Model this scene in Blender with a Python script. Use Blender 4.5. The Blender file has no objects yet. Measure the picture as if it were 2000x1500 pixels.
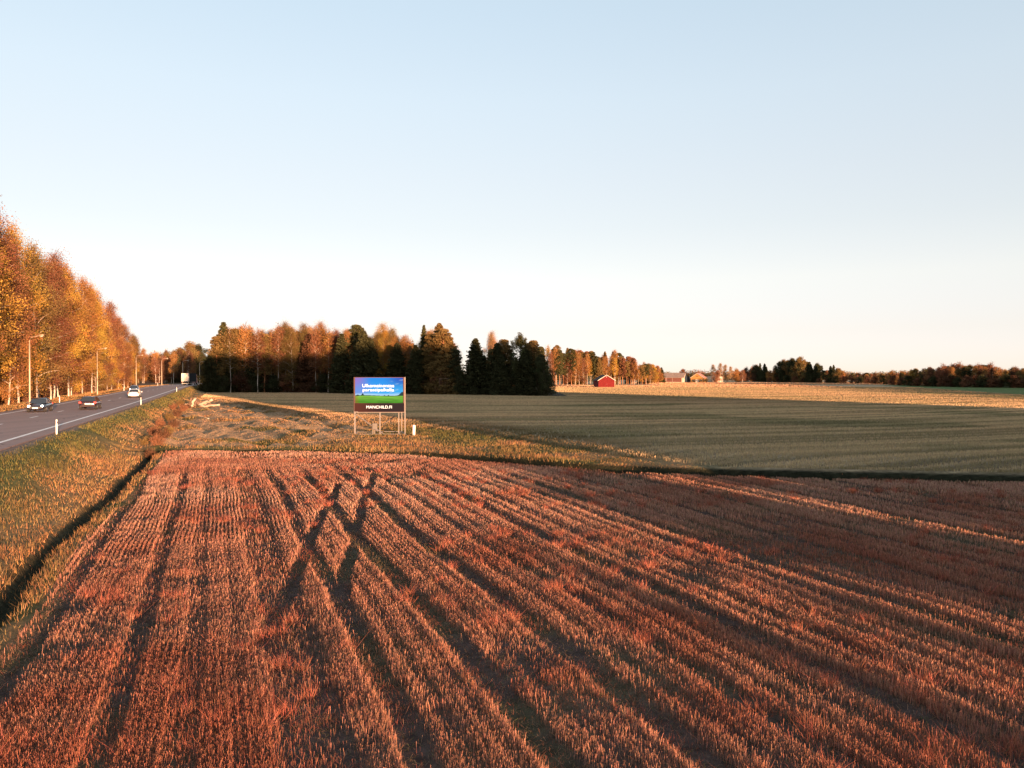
import bpy, math
import numpy as np
from mathutils import Vector, Matrix
R = math.radians
scene = bpy.context.scene
COL = scene.collection
# ---------------------------------------------------------------- camera, sky, sun, exposure
CAMZ = 5.6
F = 1500.0            # focal length in photo pixels (2000 wide)
HOR = 733.0
cam_d = bpy.data.cameras.new('camera'); cam = bpy.data.objects.new('camera', cam_d); COL.objects.link(cam)
cam_d.sensor_width = 36; cam_d.lens = 27.0; cam_d.clip_start = .1; cam_d.clip_end = 20000
cam.location = (0, 0, CAMZ); cam.rotation_euler = (R(90 - .65), 0, 0)
scene.camera = cam
SUN_AZ, SUN_EL = 151.0, 3.2
world = bpy.data.worlds.new("World"); scene.world = world; world.use_nodes = True
wn = world.node_tree; bg = wn.nodes['Background']
sky = wn.nodes.new('ShaderNodeTexSky'); sky.sky_type = 'NISHITA'; sky.sun_disc = False
sky.sun_elevation = R(SUN_EL); sky.sun_rotation = R(SUN_AZ)
sky.air_density = .6; sky.dust_density = .2; sky.ozone_density = 1.0
gam = wn.nodes.new('ShaderNodeGamma'); gam.inputs['Gamma'].default_value = .36
tint = wn.nodes.new('ShaderNodeMix'); tint.data_type = 'RGBA'; tint.blend_type = 'MULTIPLY'; tint.inputs[0].default_value = 1
wtc = wn.nodes.new('ShaderNodeTexCoord'); wsep = wn.nodes.new('ShaderNodeSeparateXYZ'); wcr = wn.nodes.new('ShaderNodeValToRGB'); wsc = wn.nodes.new('ShaderNodeVectorMath'); wsc.operation = 'SCALE'; wsc.inputs['Scale'].default_value = 1.4
for kk, (pz, cc_) in enumerate(((.009, (1.10, 1.02, 1.18)), (.056, (1.16, 1.02, 1.03)), (.12, (1.30, 1.14, 1.06)), (.186, (1.25, 1.14, 1.075)), (.247, (1.26, 1.17, 1.12)), (.334, (1.26, 1.225, 1.195)), (.427, (1.20, 1.22, 1.22)))):
    e_ = wcr.color_ramp.elements[kk] if kk < 2 else wcr.color_ramp.elements.new(pz)
    e_.position = pz; e_.color = (*[c / 1.4 for c in cc_], 1)
wn.links.new(wtc.outputs['Generated'], wsep.inputs[0]); wn.links.new(wsep.outputs['Z'], wcr.inputs[0]); wn.links.new(wcr.outputs[0], wsc.inputs[0]); wn.links.new(wsc.outputs[0], tint.inputs[7])
wn.links.new(sky.outputs[0], gam.inputs[0]); wn.links.new(gam.outputs[0], tint.inputs[6]); wn.links.new(tint.outputs[2], bg.inputs[0])
bg.inputs[1].default_value = .15
sun_d = bpy.data.lights.new('sun', 'SUN'); sun = bpy.data.objects.new('sun', sun_d); COL.objects.link(sun)
sun_d.energy = 4.4; sun_d.angle = R(.6); sun_d.color = (1.0, .56, .31)
sd = Vector((math.sin(R(SUN_AZ)) * math.cos(R(SUN_EL)), math.cos(R(SUN_AZ)) * math.cos(R(SUN_EL)), math.sin(R(SUN_EL))))
sun.rotation_euler = (-sd).to_track_quat('-Z', 'Y').to_euler()
scene.view_settings.view_transform = 'Standard'; scene.view_settings.look = 'None'
scene.view_settings.exposure = 2.0; scene.view_settings.gamma = 1.0
scene.cycles.max_bounces = 6; scene.cycles.diffuse_bounces = 3; scene.cycles.transparent_max_bounces = 8

# ---------------------------------------------------------------- helpers
def srgb(r, g, b):
    f = lambda c: (c / 255 / 12.92) if c <= 10 else ((c / 255 + .055) / 1.055) ** 2.4
    return (f(r), f(g), f(b))

def hash2(i, j, seed):
    h = (i.astype(np.int64) * 374761393 + j.astype(np.int64) * 668265263 + seed * 1442695041) & 0x7fffffff
    h = ((h ^ (h >> 13)) * 1274126177) & 0x7fffffff
    h = (h ^ (h >> 16)) & 0xffff
    return h / 65535.0

def noise(x, y, scale=1.0, seed=0, octs=1):
    x = np.asarray(x, float); y = np.asarray(y, float)
    tot = 0; amp = 1; s = 0
    for o in range(octs):
        u = x / scale * 2 ** o; v = y / scale * 2 ** o
        i = np.floor(u); j = np.floor(v); fx = u - i; fy = v - j
        fx = fx * fx * (3 - 2 * fx); fy = fy * fy * (3 - 2 * fy)
        a = hash2(i, j, seed + o); b = hash2(i + 1, j, seed + o); c = hash2(i, j + 1, seed + o); d = hash2(i + 1, j + 1, seed + o)
        tot = tot + amp * ((a * (1 - fx) + b * fx) * (1 - fy) + (c * (1 - fx) + d * fx) * fy); s += amp; amp *= .5
    return tot / s          # 0..1

def sstep(a, b, x):
    t = np.clip((np.asarray(x, float) - a) / (b - a), 0, 1)
    return t * t * (3 - 2 * t)

def tag(o, label=None, cat=None, group=None, kind=None):
    if label: o['label'] = label
    if cat: o['category'] = cat
    if group: o['group'] = group
    if kind: o['kind'] = kind
    return o

def empty(name, loc=(0, 0, 0), rz=0):
    o = bpy.data.objects.new(name, None); COL.objects.link(o); o.location = loc; o.rotation_euler = (0, 0, rz)
    o.empty_display_size = .2
    return o

def link(name, me, mat=None, parent=None):
    if mat is not None and not me.materials: me.materials.append(mat)
    o = bpy.data.objects.new(name, me); COL.objects.link(o)
    if parent: o.parent = parent
    return o

def np_mesh(name, verts, faces_n, loops=None, cols=None, smooth=False):
    """verts (n,3); faces_n = vertices per face; loops flat indices (default: sequential); cols (n,3)"""
    me = bpy.data.meshes.new(name)
    verts = np.ascontiguousarray(verts, dtype=np.float32)
    n = len(verts)
    if loops is None: loops = np.arange(n, dtype=np.int32)
    loops = np.ascontiguousarray(loops, dtype=np.int32).ravel()
    nf = len(loops) // faces_n
    me.vertices.add(n); me.vertices.foreach_set('co', verts.ravel())
    me.loops.add(len(loops)); me.loops.foreach_set('vertex_index', loops)
    me.polygons.add(nf); me.polygons.foreach_set('loop_start', np.arange(0, nf * faces_n, faces_n, dtype=np.int32))
    me.polygons.foreach_set('loop_total', np.full(nf, faces_n, dtype=np.int32))
    if smooth: me.polygons.foreach_set('use_smooth', np.ones(nf, dtype=bool))
    me.update(calc_edges=True)
    if cols is not None:
        a = me.color_attributes.new('col', 'FLOAT_COLOR', 'POINT')
        c4 = np.ones((n, 4), np.float32); c4[:, :3] = cols
        a.data.foreach_set('color', c4.ravel())
    return me

class MB:
    """collects boxes, tubes and polygons for ONE mesh"""
    def __init__(s): s.v = []; s.f = []
    def add(s, vs, fs):
        b = len(s.v); s.v += [tuple(v) for v in vs]; s.f += [tuple(b + i for i in f) for f in fs]
    def box(s, x0, x1, y0, y1, z0, z1):
        s.add([(x0, y0, z0), (x1, y0, z0), (x1, y1, z0), (x0, y1, z0), (x0, y0, z1), (x1, y0, z1), (x1, y1, z1), (x0, y1, z1)],
              [(0, 3, 2, 1), (4, 5, 6, 7), (0, 1, 5, 4), (1, 2, 6, 5), (2, 3, 7, 6), (3, 0, 4, 7)])
    def tube(s, pts, rad, n=8, cap=True):
        pts = [Vector(p) for p in pts]
        if not hasattr(rad, '__len__'): rad = [rad] * len(pts)
        vs = []; fs = []
        for i, p in enumerate(pts):
            t = (pts[min(i + 1, len(pts) - 1)] - pts[max(i - 1, 0)]).normalized()
            a = t.cross(Vector((0, 0, 1)) if abs(t.z) < .9 else Vector((1, 0, 0))).normalized(); b = t.cross(a)
            for k in range(n):
                an = 2 * math.pi * k / n
                vs.append(p + (a * math.cos(an) + b * math.sin(an)) * rad[i])
        for i in range(len(pts) - 1):
            for k in range(n):
                k2 = (k + 1) % n
                fs.append((i * n + k, i * n + k2, (i + 1) * n + k2, (i + 1) * n + k))
        if cap: fs.append(tuple(range(n))[::-1]); fs.append(tuple((len(pts) - 1) * n + k for k in range(n)))
        s.add(vs, fs)
    def bar(s, p, q, w=.05, n=4): s.tube([p, q], w * .7, n)
    def build(s, name, mat, parent=None, smooth=False, bevel=0, subsurf=0):
        me = bpy.data.meshes.new(name); me.from_pydata(s.v, [], s.f); me.update()
        if smooth:
            for p in me.polygons: p.use_smooth = True
        o = link(name, me, mat, parent)
        if bevel:
            m = o.modifiers.new('bevel', 'BEVEL'); m.width = bevel; m.segments = 2; m.limit_method = 'ANGLE'
        if subsurf:
            m = o.modifiers.new('sub', 'SUBSURF'); m.levels = subsurf; m.render_levels = subsurf
        return o

# ---------------------------------------------------------------- materials
def new_mat(name):
    m = bpy.data.materials.new(name); m.use_nodes = True
    return m, m.node_tree, m.node_tree.nodes['Principled BSDF']

def plain(name, col, rough=.6, metal=0, var=.12, scale=6, spec=.5):
    m, nt, p = new_mat(name)
    p.inputs['Roughness'].default_value = rough; p.inputs['Metallic'].default_value = metal
    p.inputs['Specular IOR Level'].default_value = spec
    tc = nt.nodes.new('ShaderNodeTexCoord'); no = nt.nodes.new('ShaderNodeTexNoise'); no.inputs['Scale'].default_value = scale; no.inputs['Detail'].default_value = 4
    cr = nt.nodes.new('ShaderNodeValToRGB')
    cr.color_ramp.elements[0].position = .3; cr.color_ramp.elements[1].position = .7
    cr.color_ramp.elements[0].color = (*[c * (1 - var) for c in col], 1); cr.color_ramp.elements[1].color = (*[min(1, c * (1 + var)) for c in col], 1)
    nt.links.new(tc.outputs['Object'], no.inputs['Vector']); nt.links.new(no.outputs['Fac'], cr.inputs['Fac']); nt.links.new(cr.outputs['Color'], p.inputs['Base Color'])
    return m

def emit(name, col, strength):
    m, nt, p = new_mat(name)
    p.inputs['Base Color'].default_value = (*[c * .5 for c in col], 1)
    p.inputs['Emission Color'].default_value = (*col, 1); p.inputs['Emission Strength'].default_value = strength
    return m

def attr_mat(name, use_obj=False, transl=0.0, rough=.8):
    """plant material: per-vertex colour, optional per-object colour"""
    m = bpy.data.materials.new(name); m.use_nodes = True; nt = m.node_tree; nt.nodes.clear()
    out = nt.nodes.new('ShaderNodeOutputMaterial')
    at = nt.nodes.new('ShaderNodeAttribute'); at.attribute_name = 'col'
    src = at.outputs['Color']
    if use_obj:
        oi = nt.nodes.new('ShaderNodeObjectInfo'); mx = nt.nodes.new('ShaderNodeMix'); mx.data_type = 'RGBA'; mx.blend_type = 'MULTIPLY'; mx.inputs[0].default_value = 1
        nt.links.new(src, mx.inputs[6]); nt.links.new(oi.outputs['Color'], mx.inputs[7]); src = mx.outputs[2]
    d = nt.nodes.new('ShaderNodeBsdfDiffuse'); nt.links.new(src, d.inputs['Color'])
    if transl:
        t = nt.nodes.new('ShaderNodeBsdfTranslucent'); nt.links.new(src, t.inputs['Color'])
        mx = nt.nodes.new('ShaderNodeMixShader'); mx.inputs[0].default_value = transl
        nt.links.new(d.outputs[0], mx.inputs[1]); nt.links.new(t.outputs[0], mx.inputs[2]); nt.links.new(mx.outputs[0], out.inputs[0])
    else: nt.links.new(d.outputs[0], out.inputs[0])
    return m

M_leaf = attr_mat('leaves', True, .25)
M_straw = attr_mat('straw', False, .15)
M_bark = attr_mat('bark', True)

def ground_mat():
    m, nt, p = new_mat('ground'); p.inputs['Roughness'].default_value = 1; p.inputs['Specular IOR Level'].default_value = .1
    at = nt.nodes.new('ShaderNodeAttribute'); at.attribute_name = 'col'
    tc = nt.nodes.new('ShaderNodeTexCoord')
    n1 = nt.nodes.new('ShaderNodeTexNoise'); n1.inputs['Scale'].default_value = 3.0; n1.inputs['Detail'].default_value = 8
    n2 = nt.nodes.new('ShaderNodeTexNoise'); n2.inputs['Scale'].default_value = .11; n2.inputs['Detail'].default_value = 6
    for n in (n1, n2): nt.links.new(tc.outputs['Object'], n.inputs['Vector'])
    mr = nt.nodes.new('ShaderNodeMapRange'); mr.inputs['From Min'].default_value = .3; mr.inputs['From Max'].default_value = .7; mr.inputs['To Min'].default_value = .6; mr.inputs['To Max'].default_value = 1.4
    mr2 = nt.nodes.new('ShaderNodeMapRange'); mr2.inputs['From Min'].default_value = .3; mr2.inputs['From Max'].default_value = .7; mr2.inputs['To Min'].default_value = .82; mr2.inputs['To Max'].default_value = 1.18
    nt.links.new(n1.outputs['Fac'], mr.inputs['Value']); nt.links.new(n2.outputs['Fac'], mr2.inputs['Value'])
    ml = nt.nodes.new('ShaderNodeMath'); ml.operation = 'MULTIPLY'; nt.links.new(mr.outputs[0], ml.inputs[0]); nt.links.new(mr2.outputs[0], ml.inputs[1])
    vm = nt.nodes.new('ShaderNodeVectorMath'); vm.operation = 'SCALE'; nt.links.new(at.outputs['Color'], vm.inputs[0]); nt.links.new(ml.outputs[0], vm.inputs['Scale'])
    nt.links.new(vm.outputs[0], p.inputs['Base Color'])
    n3 = nt.nodes.new('ShaderNodeTexNoise'); n3.inputs['Scale'].default_value = 9.0; n3.inputs['Detail'].default_value = 6; nt.links.new(tc.outputs['Object'], n3.inputs['Vector'])
    b = nt.nodes.new('ShaderNodeBump'); b.inputs['Strength'].default_value = .9; b.inputs['Distance'].default_value = .12
    nt.links.new(n3.outputs['Fac'], b.inputs['Height']); nt.links.new(b.outputs[0], p.inputs['Normal'])
    return m

def asphalt_mat():
    m, nt, p = new_mat('asphalt'); p.inputs['Roughness'].default_value = .75
    tc = nt.nodes.new('ShaderNodeTexCoord')
    mp = nt.nodes.new('ShaderNodeMapping'); mp.inputs['Rotation'].default_value = (0, 0, R(-20.3)); mp.inputs['Scale'].default_value = (1.3, .02, 1)
    n1 = nt.nodes.new('ShaderNodeTexNoise'); n1.inputs['Scale'].default_value = 1; n1.inputs['Detail'].default_value = 3
    n2 = nt.nodes.new('ShaderNodeTexNoise'); n2.inputs['Scale'].default_value = 8; n2.inputs['Detail'].default_value = 8
    nt.links.new(tc.outputs['Object'], mp.inputs[0]); nt.links.new(mp.outputs[0], n1.inputs[0]); nt.links.new(tc.outputs['Object'], n2.inputs[0])
    ad = nt.nodes.new('ShaderNodeMath'); ad.operation = 'ADD'; nt.links.new(n1.outputs['Fac'], ad.inputs[0]); nt.links.new(n2.outputs['Fac'], ad.inputs[1])
    cr = nt.nodes.new('ShaderNodeValToRGB'); cr.color_ramp.elements[0].position = .3; cr.color_ramp.elements[1].position = .7
    mr = nt.nodes.new('ShaderNodeMath'); mr.operation = 'MULTIPLY'; mr.inputs[1].default_value = .5; nt.links.new(ad.outputs[0], mr.inputs[0])
    cr.color_ramp.elements[0].color = (.17, .108, .092, 1); cr.color_ramp.elements[1].color = (.29, .185, .158, 1)
    nt.links.new(mr.outputs[0], cr.inputs[0]); nt.links.new(cr.outputs[0], p.inputs['Base Color'])
    vo = nt.nodes.new('ShaderNodeTexVoronoi'); vo.feature = 'DISTANCE_TO_EDGE'; vo.inputs['Scale'].default_value = .09
    nw = nt.nodes.new('ShaderNodeTexNoise'); nw.inputs['Scale'].default_value = .5; nw.inputs['Detail'].default_value = 5
    vm = nt.nodes.new('ShaderNodeVectorMath'); vm.operation = 'ADD'; vs_ = nt.nodes.new('ShaderNodeVectorMath'); vs_.operation = 'SCALE'; vs_.inputs['Scale'].default_value = 3
    nt.links.new(tc.outputs['Object'], nw.inputs[0]); nt.links.new(nw.outputs['Color'], vs_.inputs[0]); nt.links.new(tc.outputs['Object'], vm.inputs[0]); nt.links.new(vs_.outputs[0], vm.inputs[1]); nt.links.new(vm.outputs[0], vo.inputs['Vector'])
    ck = nt.nodes.new('ShaderNodeMapRange'); ck.inputs['From Min'].default_value = .002; ck.inputs['From Max'].default_value = .008; ck.inputs['To Min'].default_value = .45; ck.inputs['To Max'].default_value = 1
    nt.links.new(vo.outputs['Distance'], ck.inputs['Value']); sc_ = nt.nodes.new('ShaderNodeVectorMath'); sc_.operation = 'SCALE'
    nt.links.new(cr.outputs[0], sc_.inputs[0]); nt.links.new(ck.outputs[0], sc_.inputs['Scale']); nt.links.new(sc_.outputs[0], p.inputs['Base Color'])
    b = nt.nodes.new('ShaderNodeBump'); b.inputs['Strength'].default_value = .8; b.inputs['Distance'].default_value = .03
    nt.links.new(n2.outputs['Fac'], b.inputs['Height']); nt.links.new(b.outputs[0], p.inputs['Normal'])
    return m

# ---------------------------------------------------------------- layout functions (plan coordinates, metres)
def road_x(Y):
    Y = np.asarray(Y, float)
    return -44.1 - .37 * (Y - 70.8) + np.where(Y > 215, .0011 * (np.minimum(Y, 520) - 215) ** 2 + np.where(Y > 520, (Y - 520) * .671, 0), 0)
def road_slope(Y):
    Y = np.asarray(Y, float); return -.37 + np.where(Y > 215, .0022 * (np.minimum(Y, 520) - 215), 0)
def road_z(Y): return 1.75 + .60 * sstep(80, 270, Y)
def road_s(X, Y): return (np.asarray(X, float) - road_x(Y)) / np.sqrt(1 + road_slope(Y) ** 2)
def roadpt(Y, s):
    k = float(road_slope(Y)); c = 1 / math.sqrt(1 + k * k)
    return (float(road_x(Y)) + s * c, Y - s * k * c)
CDX = [-200, -29, -27, -15, -7.3, 0, 6, 14.5, 27.6, 60, 200, 800]; CDY = [57.5, 57.5, 57.2, 57, 55, 50, 46, 43.5, 41.4, 38, 30, 10]
def cross_y(X): return np.interp(X, CDX, CDY) + .35 * (noise(X, np.zeros_like(np.asarray(X, float)), 5, 3) - .5)
def row_f(X, Y):
    xc = np.clip(X, -30, 90); return np.asarray(Y, float) - .10 * X - .0035 * xc * np.abs(xc) + 5 * noise(X, Y, 90, 62)
def row_lines(X, Y):
    row = row_f(X, Y); q = row / 4.4; ph = np.abs(q - np.floor(q) - .5); q2 = row / 17.6; ph2 = np.abs(q2 - np.floor(q2) - .5)
    amp = .35 + .65 * sstep(.3, .6, noise(X * .12, row, 3.5, 77, 2)); q3 = row / 1.9 + .3; ph3 = np.abs(q3 - np.floor(q3) - .5)
    return np.clip((1 - sstep(.10, .26, ph)) * amp + 1.0 * (1 - sstep(.03, .07, ph2)) + .45 * (1 - sstep(.12, .3, ph3)) * (1 - sstep(70, 100, Y)), 0, 1)
BKX = [-400, -64, -55, -42, -20, -9, 0, 7, 14.5, 27.6, 60, 200, 800]; BKY = [190, 165, 147, 124, 88, 80, 66, 53, 45.3, 42.8, 39.4, 31.4, 11.4]
def bank_y(X): return np.interp(X, BKX, BKY)
def ldx(Y):    # left ditch offset from the road centre
    return 11.4 + .5 * (noise(Y, np.zeros_like(np.asarray(Y, float)), 6, 9) - .5)
def rough_mask(X, Y):
    s = road_s(X, Y)
    return sstep(57.5, 62, Y) * sstep(7.5, 11, s) * (1 - sstep(2, 7, Y - bank_y(X))) * (1 - sstep(-18, -12, X))
def ground_z(X, Y):
    X = np.asarray(X, float); Y = np.asarray(Y, float)
    s = road_s(X, Y); zr = road_z(Y)
    base = .18 * (noise(X, Y, 45, 11, 2) - .5) + .05 * (noise(X, Y, 3.0, 12, 2) - .5)
    base = base + .42 * sstep(0, 5.5, Y - bank_y(X))
    base = base + rough_mask(X, Y) * (.22 * (noise(X * 1.6 - Y * .5, Y * .35, .8, 23, 2) - .5) + .62 * (noise(X, Y, 3.2, 21, 3) - .5) + .12 * np.sin((X * .8 + Y * .4) * 2.6 + 3 * noise(X, Y, 5, 5)))
    # ditches
    cd = np.abs(Y - cross_y(X)); live = sstep(-31, -27, X)
    sg = Y - cross_y(X)
    wd = .5 + .5 * sstep(-15, -3, X)
    base = base - 1.0 * live * sstep(-1.8, -.8, sg / wd) * (1 - sstep(.6, 1.15, sg / wd))
    base = base + .16 * live * np.exp(-((Y - cross_y(X) - 1.9) / .7) ** 2)
    dd = np.abs(s - ldx(Y)) * (.75 + .9 * noise(X, Y, 1.4, 190, 2)); liveL = 1 - sstep(56, 59.5, Y)
    base = base - .5 * liveL * (1 - sstep(.08, .62, dd))
    # embankment right
    t = sstep(5.7, 10.4, s)
    zR = (zr - .12) * (1 - t) + base * t + .07 * (noise(X, Y, 1.7, 31, 2) - .5) * (sstep(6.2, 7.4, s)) * (1 - sstep(11, 13, s))
    far_r = sstep(300, 420, Y)
    zL = np.where(s > -6.4, zr - .12, zr - .12 - .55 * sstep(6.4, 8.0, -s) + .3 * sstep(8.2, 10.5, -s)) + .08 * (noise(X, Y, 2.2, 41, 2) - .5) * sstep(6.2, 7.2, -s)
    z = np.where(s > 0, zR, zL)
    # wheel tracks pressed into the near field
    nf = near_mask(X, Y)
    z = z - .05 * nf * (1 - track_cover(X, Y))
    return z

# near stubble field: bands parallel to the road; w = distance across them
def wcoord(X, Y): return X * .934 + Y * .358
TR = [(-5.6, .18, .4), (-4.6, .1, .35), (-3.75, .22, .9), (-2.7, .1, .35), (-1.75, .20, .85), (-.6, .18, .6), (.2, .08, .3), (1.3, .50, .85), (2.7, .22, .9), (3.35, .10, .5), (3.9, .08, .4), (4.5, .24, .95), (5.35, .10, .5), (5.95, .08, .4), (6.5, .24, .95), (7.35, .12, .6), (8.3, .18, .8),
      (8.95, .08, .5), (9.6, .14, .6), (10.6, .26, .9), (11.3, .1, .5), (11.9, .18, .75), (12.9, .14, .6), (13.5, .08, .5), (14.2, .2, .8), (15.3, .28, .9), (16.1, .1, .5), (16.8, .2, .75), (17.6, .1, .6), (18.3, .24, .9), (19.0, .1, .5), (19.6, .2, .7), (20.5, .12, .6), (21.3, .28, .9), (22.4, .15, .6), (23.4, .25, .8), (24.4, .15, .6), (25.4, .3, .9), (26.6, .2, .7), (27.9, .3, .8), (29.2, .2, .7), (30.6, .3, .9)]
XA = ([(44.5, -7.9), (36, -6.9), (30.9, -6.1), (24.9, -5.15), (21.5, -4.7), (18.5, -4.1)])
XB = ([(39.5, -8.9), (36, -8.3), (29.3, -7.4), (23, -6.3), (18.8, -5.6), (15.5, -5.1)])
def track_cover(X, Y):
    """1 where stubble stands, 0 in the wheel tracks"""
    w = wcoord(X, Y) + .35 * (noise(X, Y, 9, 51) - .5) + .12 * (noise(X, Y, 1.1, 52) - .5)
    c = np.ones_like(w)
    for w0, hw, st in TR:
        hw = hw * (1.12 if st > .7 else 1.1); st = min(1, st * 1.08)
        c = np.minimum(c, 1 - st * (1 - sstep(hw * .75, hw * 1.2 + .05, np.abs(w - w0))))
    jx = .10 * (noise(X, Y, .8, 53) - .5)
    for L in (XA, XB):
        ys = [p[0] for p in L][::-1]; xs = [p[1] for p in L][::-1]
        m = (Y > ys[0]) & (Y < ys[-1]); cw = .04
        d = np.abs(X + jx - np.interp(Y, ys, xs))
        c = np.where(m, np.minimum(c, sstep(.16, .30, d)), c)
    fade = 1 - sstep(42, 50, Y + 1.5 * noise(X, Y, 4, 54))      # headland: the bands fade out
    return 1 - (1 - c) * (.25 + .75 * fade)
def near_mask(X, Y):
    s = road_s(X, Y)
    return sstep(ldx(Y) + .7, ldx(Y) + 1.6, s) * (1 - sstep(-2.0, -1.3, (Y - cross_y(X)) / (.5 + .5 * sstep(-15, -3, X))))

# colours of the ground cover (linear albedo)
def mixc(a, b, t): return a * (1 - t[..., None]) + b * t[..., None]
C = lambda r, g, b: np.array([r, g, b], float)
SOIL = C(.066, .043, .037); STUB = C(.36, .172, .115); RED = C(.28, .095, .060); DRYG = C(.235, .14, .062); GREEN = C(.07, .075, .024); OLIVE = C(.38, .285, .175); SAND = C(.33, .235, .14)
def ground_col(X, Y):
    X = np.asarray(X, float); Y = np.asarray(Y, float); s = road_s(X, Y); sh = X.shape
    c = np.broadcast_to(OLIVE, sh + (3,)).copy()
    # far fields
    c = mixc(c, SAND, .55 * sstep(.35, .65, noise(X, Y, 40, 61, 2)))
    c = c * (1 - .45 * row_lines(X, Y) * (1 - sstep(170, 260, Y)) * (np.abs(X) < 400))[..., None]
    t = sstep(0, 5, X - (130 + (Y - 195) * .29)) * sstep(188, 194, Y) * (1 - sstep(400, 420, Y))
    c = mixc(c, C(.085, .12, .038), t)
    # strip between bank and cross ditch
    grass = (1 - sstep(2, 6, Y - bank_y(X) + 2 * noise(X, Y, 3, 63))) * (1 - .85 * sstep(7, 16, X))
    g = mixc(np.broadcast_to(DRYG, sh + (3,)), np.broadcast_to(GREEN, sh + (3,)), sstep(.42, .6, noise(X, Y, 4.5, 64, 3)))
    c = mixc(c, g * .85, grass)
    rm = rough_mask(X, Y) * sstep(.33, .5, noise(X, Y, 5, 65, 3))
    c = mixc(c, C(.34, .215, .12), rm * .9)
    # embankment grass
    e = mixc(np.broadcast_to(GREEN * 1.25, sh + (3,)), np.broadcast_to(DRYG, sh + (3,)), np.clip(sstep(6.6, 10.5, s + 2.5 * (noise(X, Y, 3, 66, 2) - .5)), 0, 1))
    c = mixc(c, e, (1 - sstep(10.6, 12.0, s)))
    # gravel shoulder
    c = mixc(c, C(.16, .125, .105), (1 - sstep(6.0, 6.5, np.abs(s) + .3 * (noise(X, Y, 1, 67) - .5))))
    # left verge and forest floor
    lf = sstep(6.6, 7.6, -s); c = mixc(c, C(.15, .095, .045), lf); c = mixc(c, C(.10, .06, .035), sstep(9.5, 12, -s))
    # near field
    nm = near_mask(X, Y)
    n = mixc(np.broadcast_to(SOIL, sh + (3,)), np.broadcast_to(C(.060, .050, .030), sh + (3,)), sstep(.5, .7, noise(X, Y, 2.5, 68, 3)))
    n = mixc(n, np.broadcast_to(C(.12, .075, .05), sh + (3,)), .6 * track_cover(X, Y) * sstep(.3, .6, noise(X, Y, 1.2, 69, 2)))
    c = mixc(c, n, nm)
    # ditches: earth and weeds, coloured much darker than the fields
    cd = np.abs(Y - cross_y(X)); c = mixc(c, C(.022, .022, .012), (1 - sstep(1.15, 1.7, cd / (.5 + .5 * sstep(-15, -3, X)))) * sstep(-30, -27, X))  # shade inside the cross ditch is put into the earth colour
    dd = np.abs(s - ldx(Y)); c = mixc(c, C(.025, .024, .013), (1 - sstep(.25, .6, dd)) * (1 - sstep(56, 59, Y)))
    # forest floor under the middle wood
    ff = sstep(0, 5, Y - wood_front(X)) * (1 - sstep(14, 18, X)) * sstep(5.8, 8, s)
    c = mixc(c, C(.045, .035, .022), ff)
    return c
WPX = [395, 600, 700, 900, 1080]; WPY = [222, 226, 212, 203, 190]
def wood_front(X):
    X = np.asarray(X, float)
    return np.interp(X, [(p - 1000) / F * y for p, y in zip(WPX, WPY)], WPY)

# ---------------------------------------------------------------- ground sheet
def axis(a, b, segs):
    """segs: list of (to, step0) -> increasing coordinates"""
    out = [a]
    for to, st in segs:
        while out[-1] < to: out.append(out[-1] + st)
    return np.array(out)
gx = [];
def grow(start, fine_to, fine, end, k):
    o = [start]
    while o[-1] < fine_to: o.append(o[-1] + fine)
    st = fine
    while o[-1] < end: st *= k; o.append(o[-1] + st)
    return o
xr = grow(0, 34, .2, 6000, 1.06); xl = grow(0, 58, .2, 6000, 1.055)
xs = np.array([-v for v in xl[::-1]] + xr[1:])
yb = grow(0, .1, 2.0, 1500, 1.25); yf = grow(6, 72, .2, 9000, 1.045)
ys = np.array([-v for v in yb[::-1]][:-1] + [0, 2, 4] + yf)
GX, GY = np.meshgrid(xs, ys)
GZ = ground_z(GX, GY)
V = np.stack([GX, GY, GZ], -1).reshape(-1, 3)
ny, nx = GX.shape
ii = (np.arange(ny - 1)[:, None] * nx + np.arange(nx - 1)[None, :]).ravel()
L = np.stack([ii, ii + 1, ii + nx + 1, ii + nx], -1)
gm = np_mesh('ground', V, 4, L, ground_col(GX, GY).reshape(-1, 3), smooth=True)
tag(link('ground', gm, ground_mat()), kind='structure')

# ---------------------------------------------------------------- road
def ribbon(name, y0, y1, sa, sb, dz, mat, step=2.0, th=None):
    n = max(1, int(math.ceil((y1 - y0) / step))); ysr = np.linspace(y0, y1, n + 1); v = []
    for y in ysr:
        for s in (sa, sb):
            x, yy = roadpt(y, s); v.append((x, yy, float(road_z(y)) + dz - .02 * abs(s) * .5))
    f = [(2 * i, 2 * i + 1, 2 * i + 3, 2 * i + 2) for i in range(n)]
    return v, f
mb = MB(); sA = [-5.6, -4.0, -2.0, 0, 2.0, 4.0, 5.6]
for a, b in zip(sA[:-1], sA[1:]): mb.add(*ribbon('r', -60, 620, a, b, 0, None))
# side faces of the asphalt slab so its edge has thickness
for s in (-5.6, 5.6):
    v, f = ribbon('r', -60, 620, s, s, 0, None); v = [(x, y, z - (.14 if i % 2 else 0)) for i, (x, y, z) in enumerate(v)]; mb.add(v, f)
tag(mb.build('road', asphalt_mat()), kind='structure')
M_paint = plain('road_paint', (.75, .70, .64), .6, var=.1, scale=3)
mb = MB(); mb.add(*ribbon('e', -60, 620, 4.26, 4.52, .004, None)); mb.add(*ribbon('e', -60, 620, -4.52, -4.26, .004, None))
tag(mb.build('edge_line_marking', M_paint), kind='structure')
mb = MB()
for k in range(-6, 44):
    y0 = 69.4 + k * 11.3
    mb.add(*ribbon('d', y0, y0 + 2.85, -.09, .09, .004, None, 3))
tag(mb.build('lane_dash_marking', M_paint), kind='structure')

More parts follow.
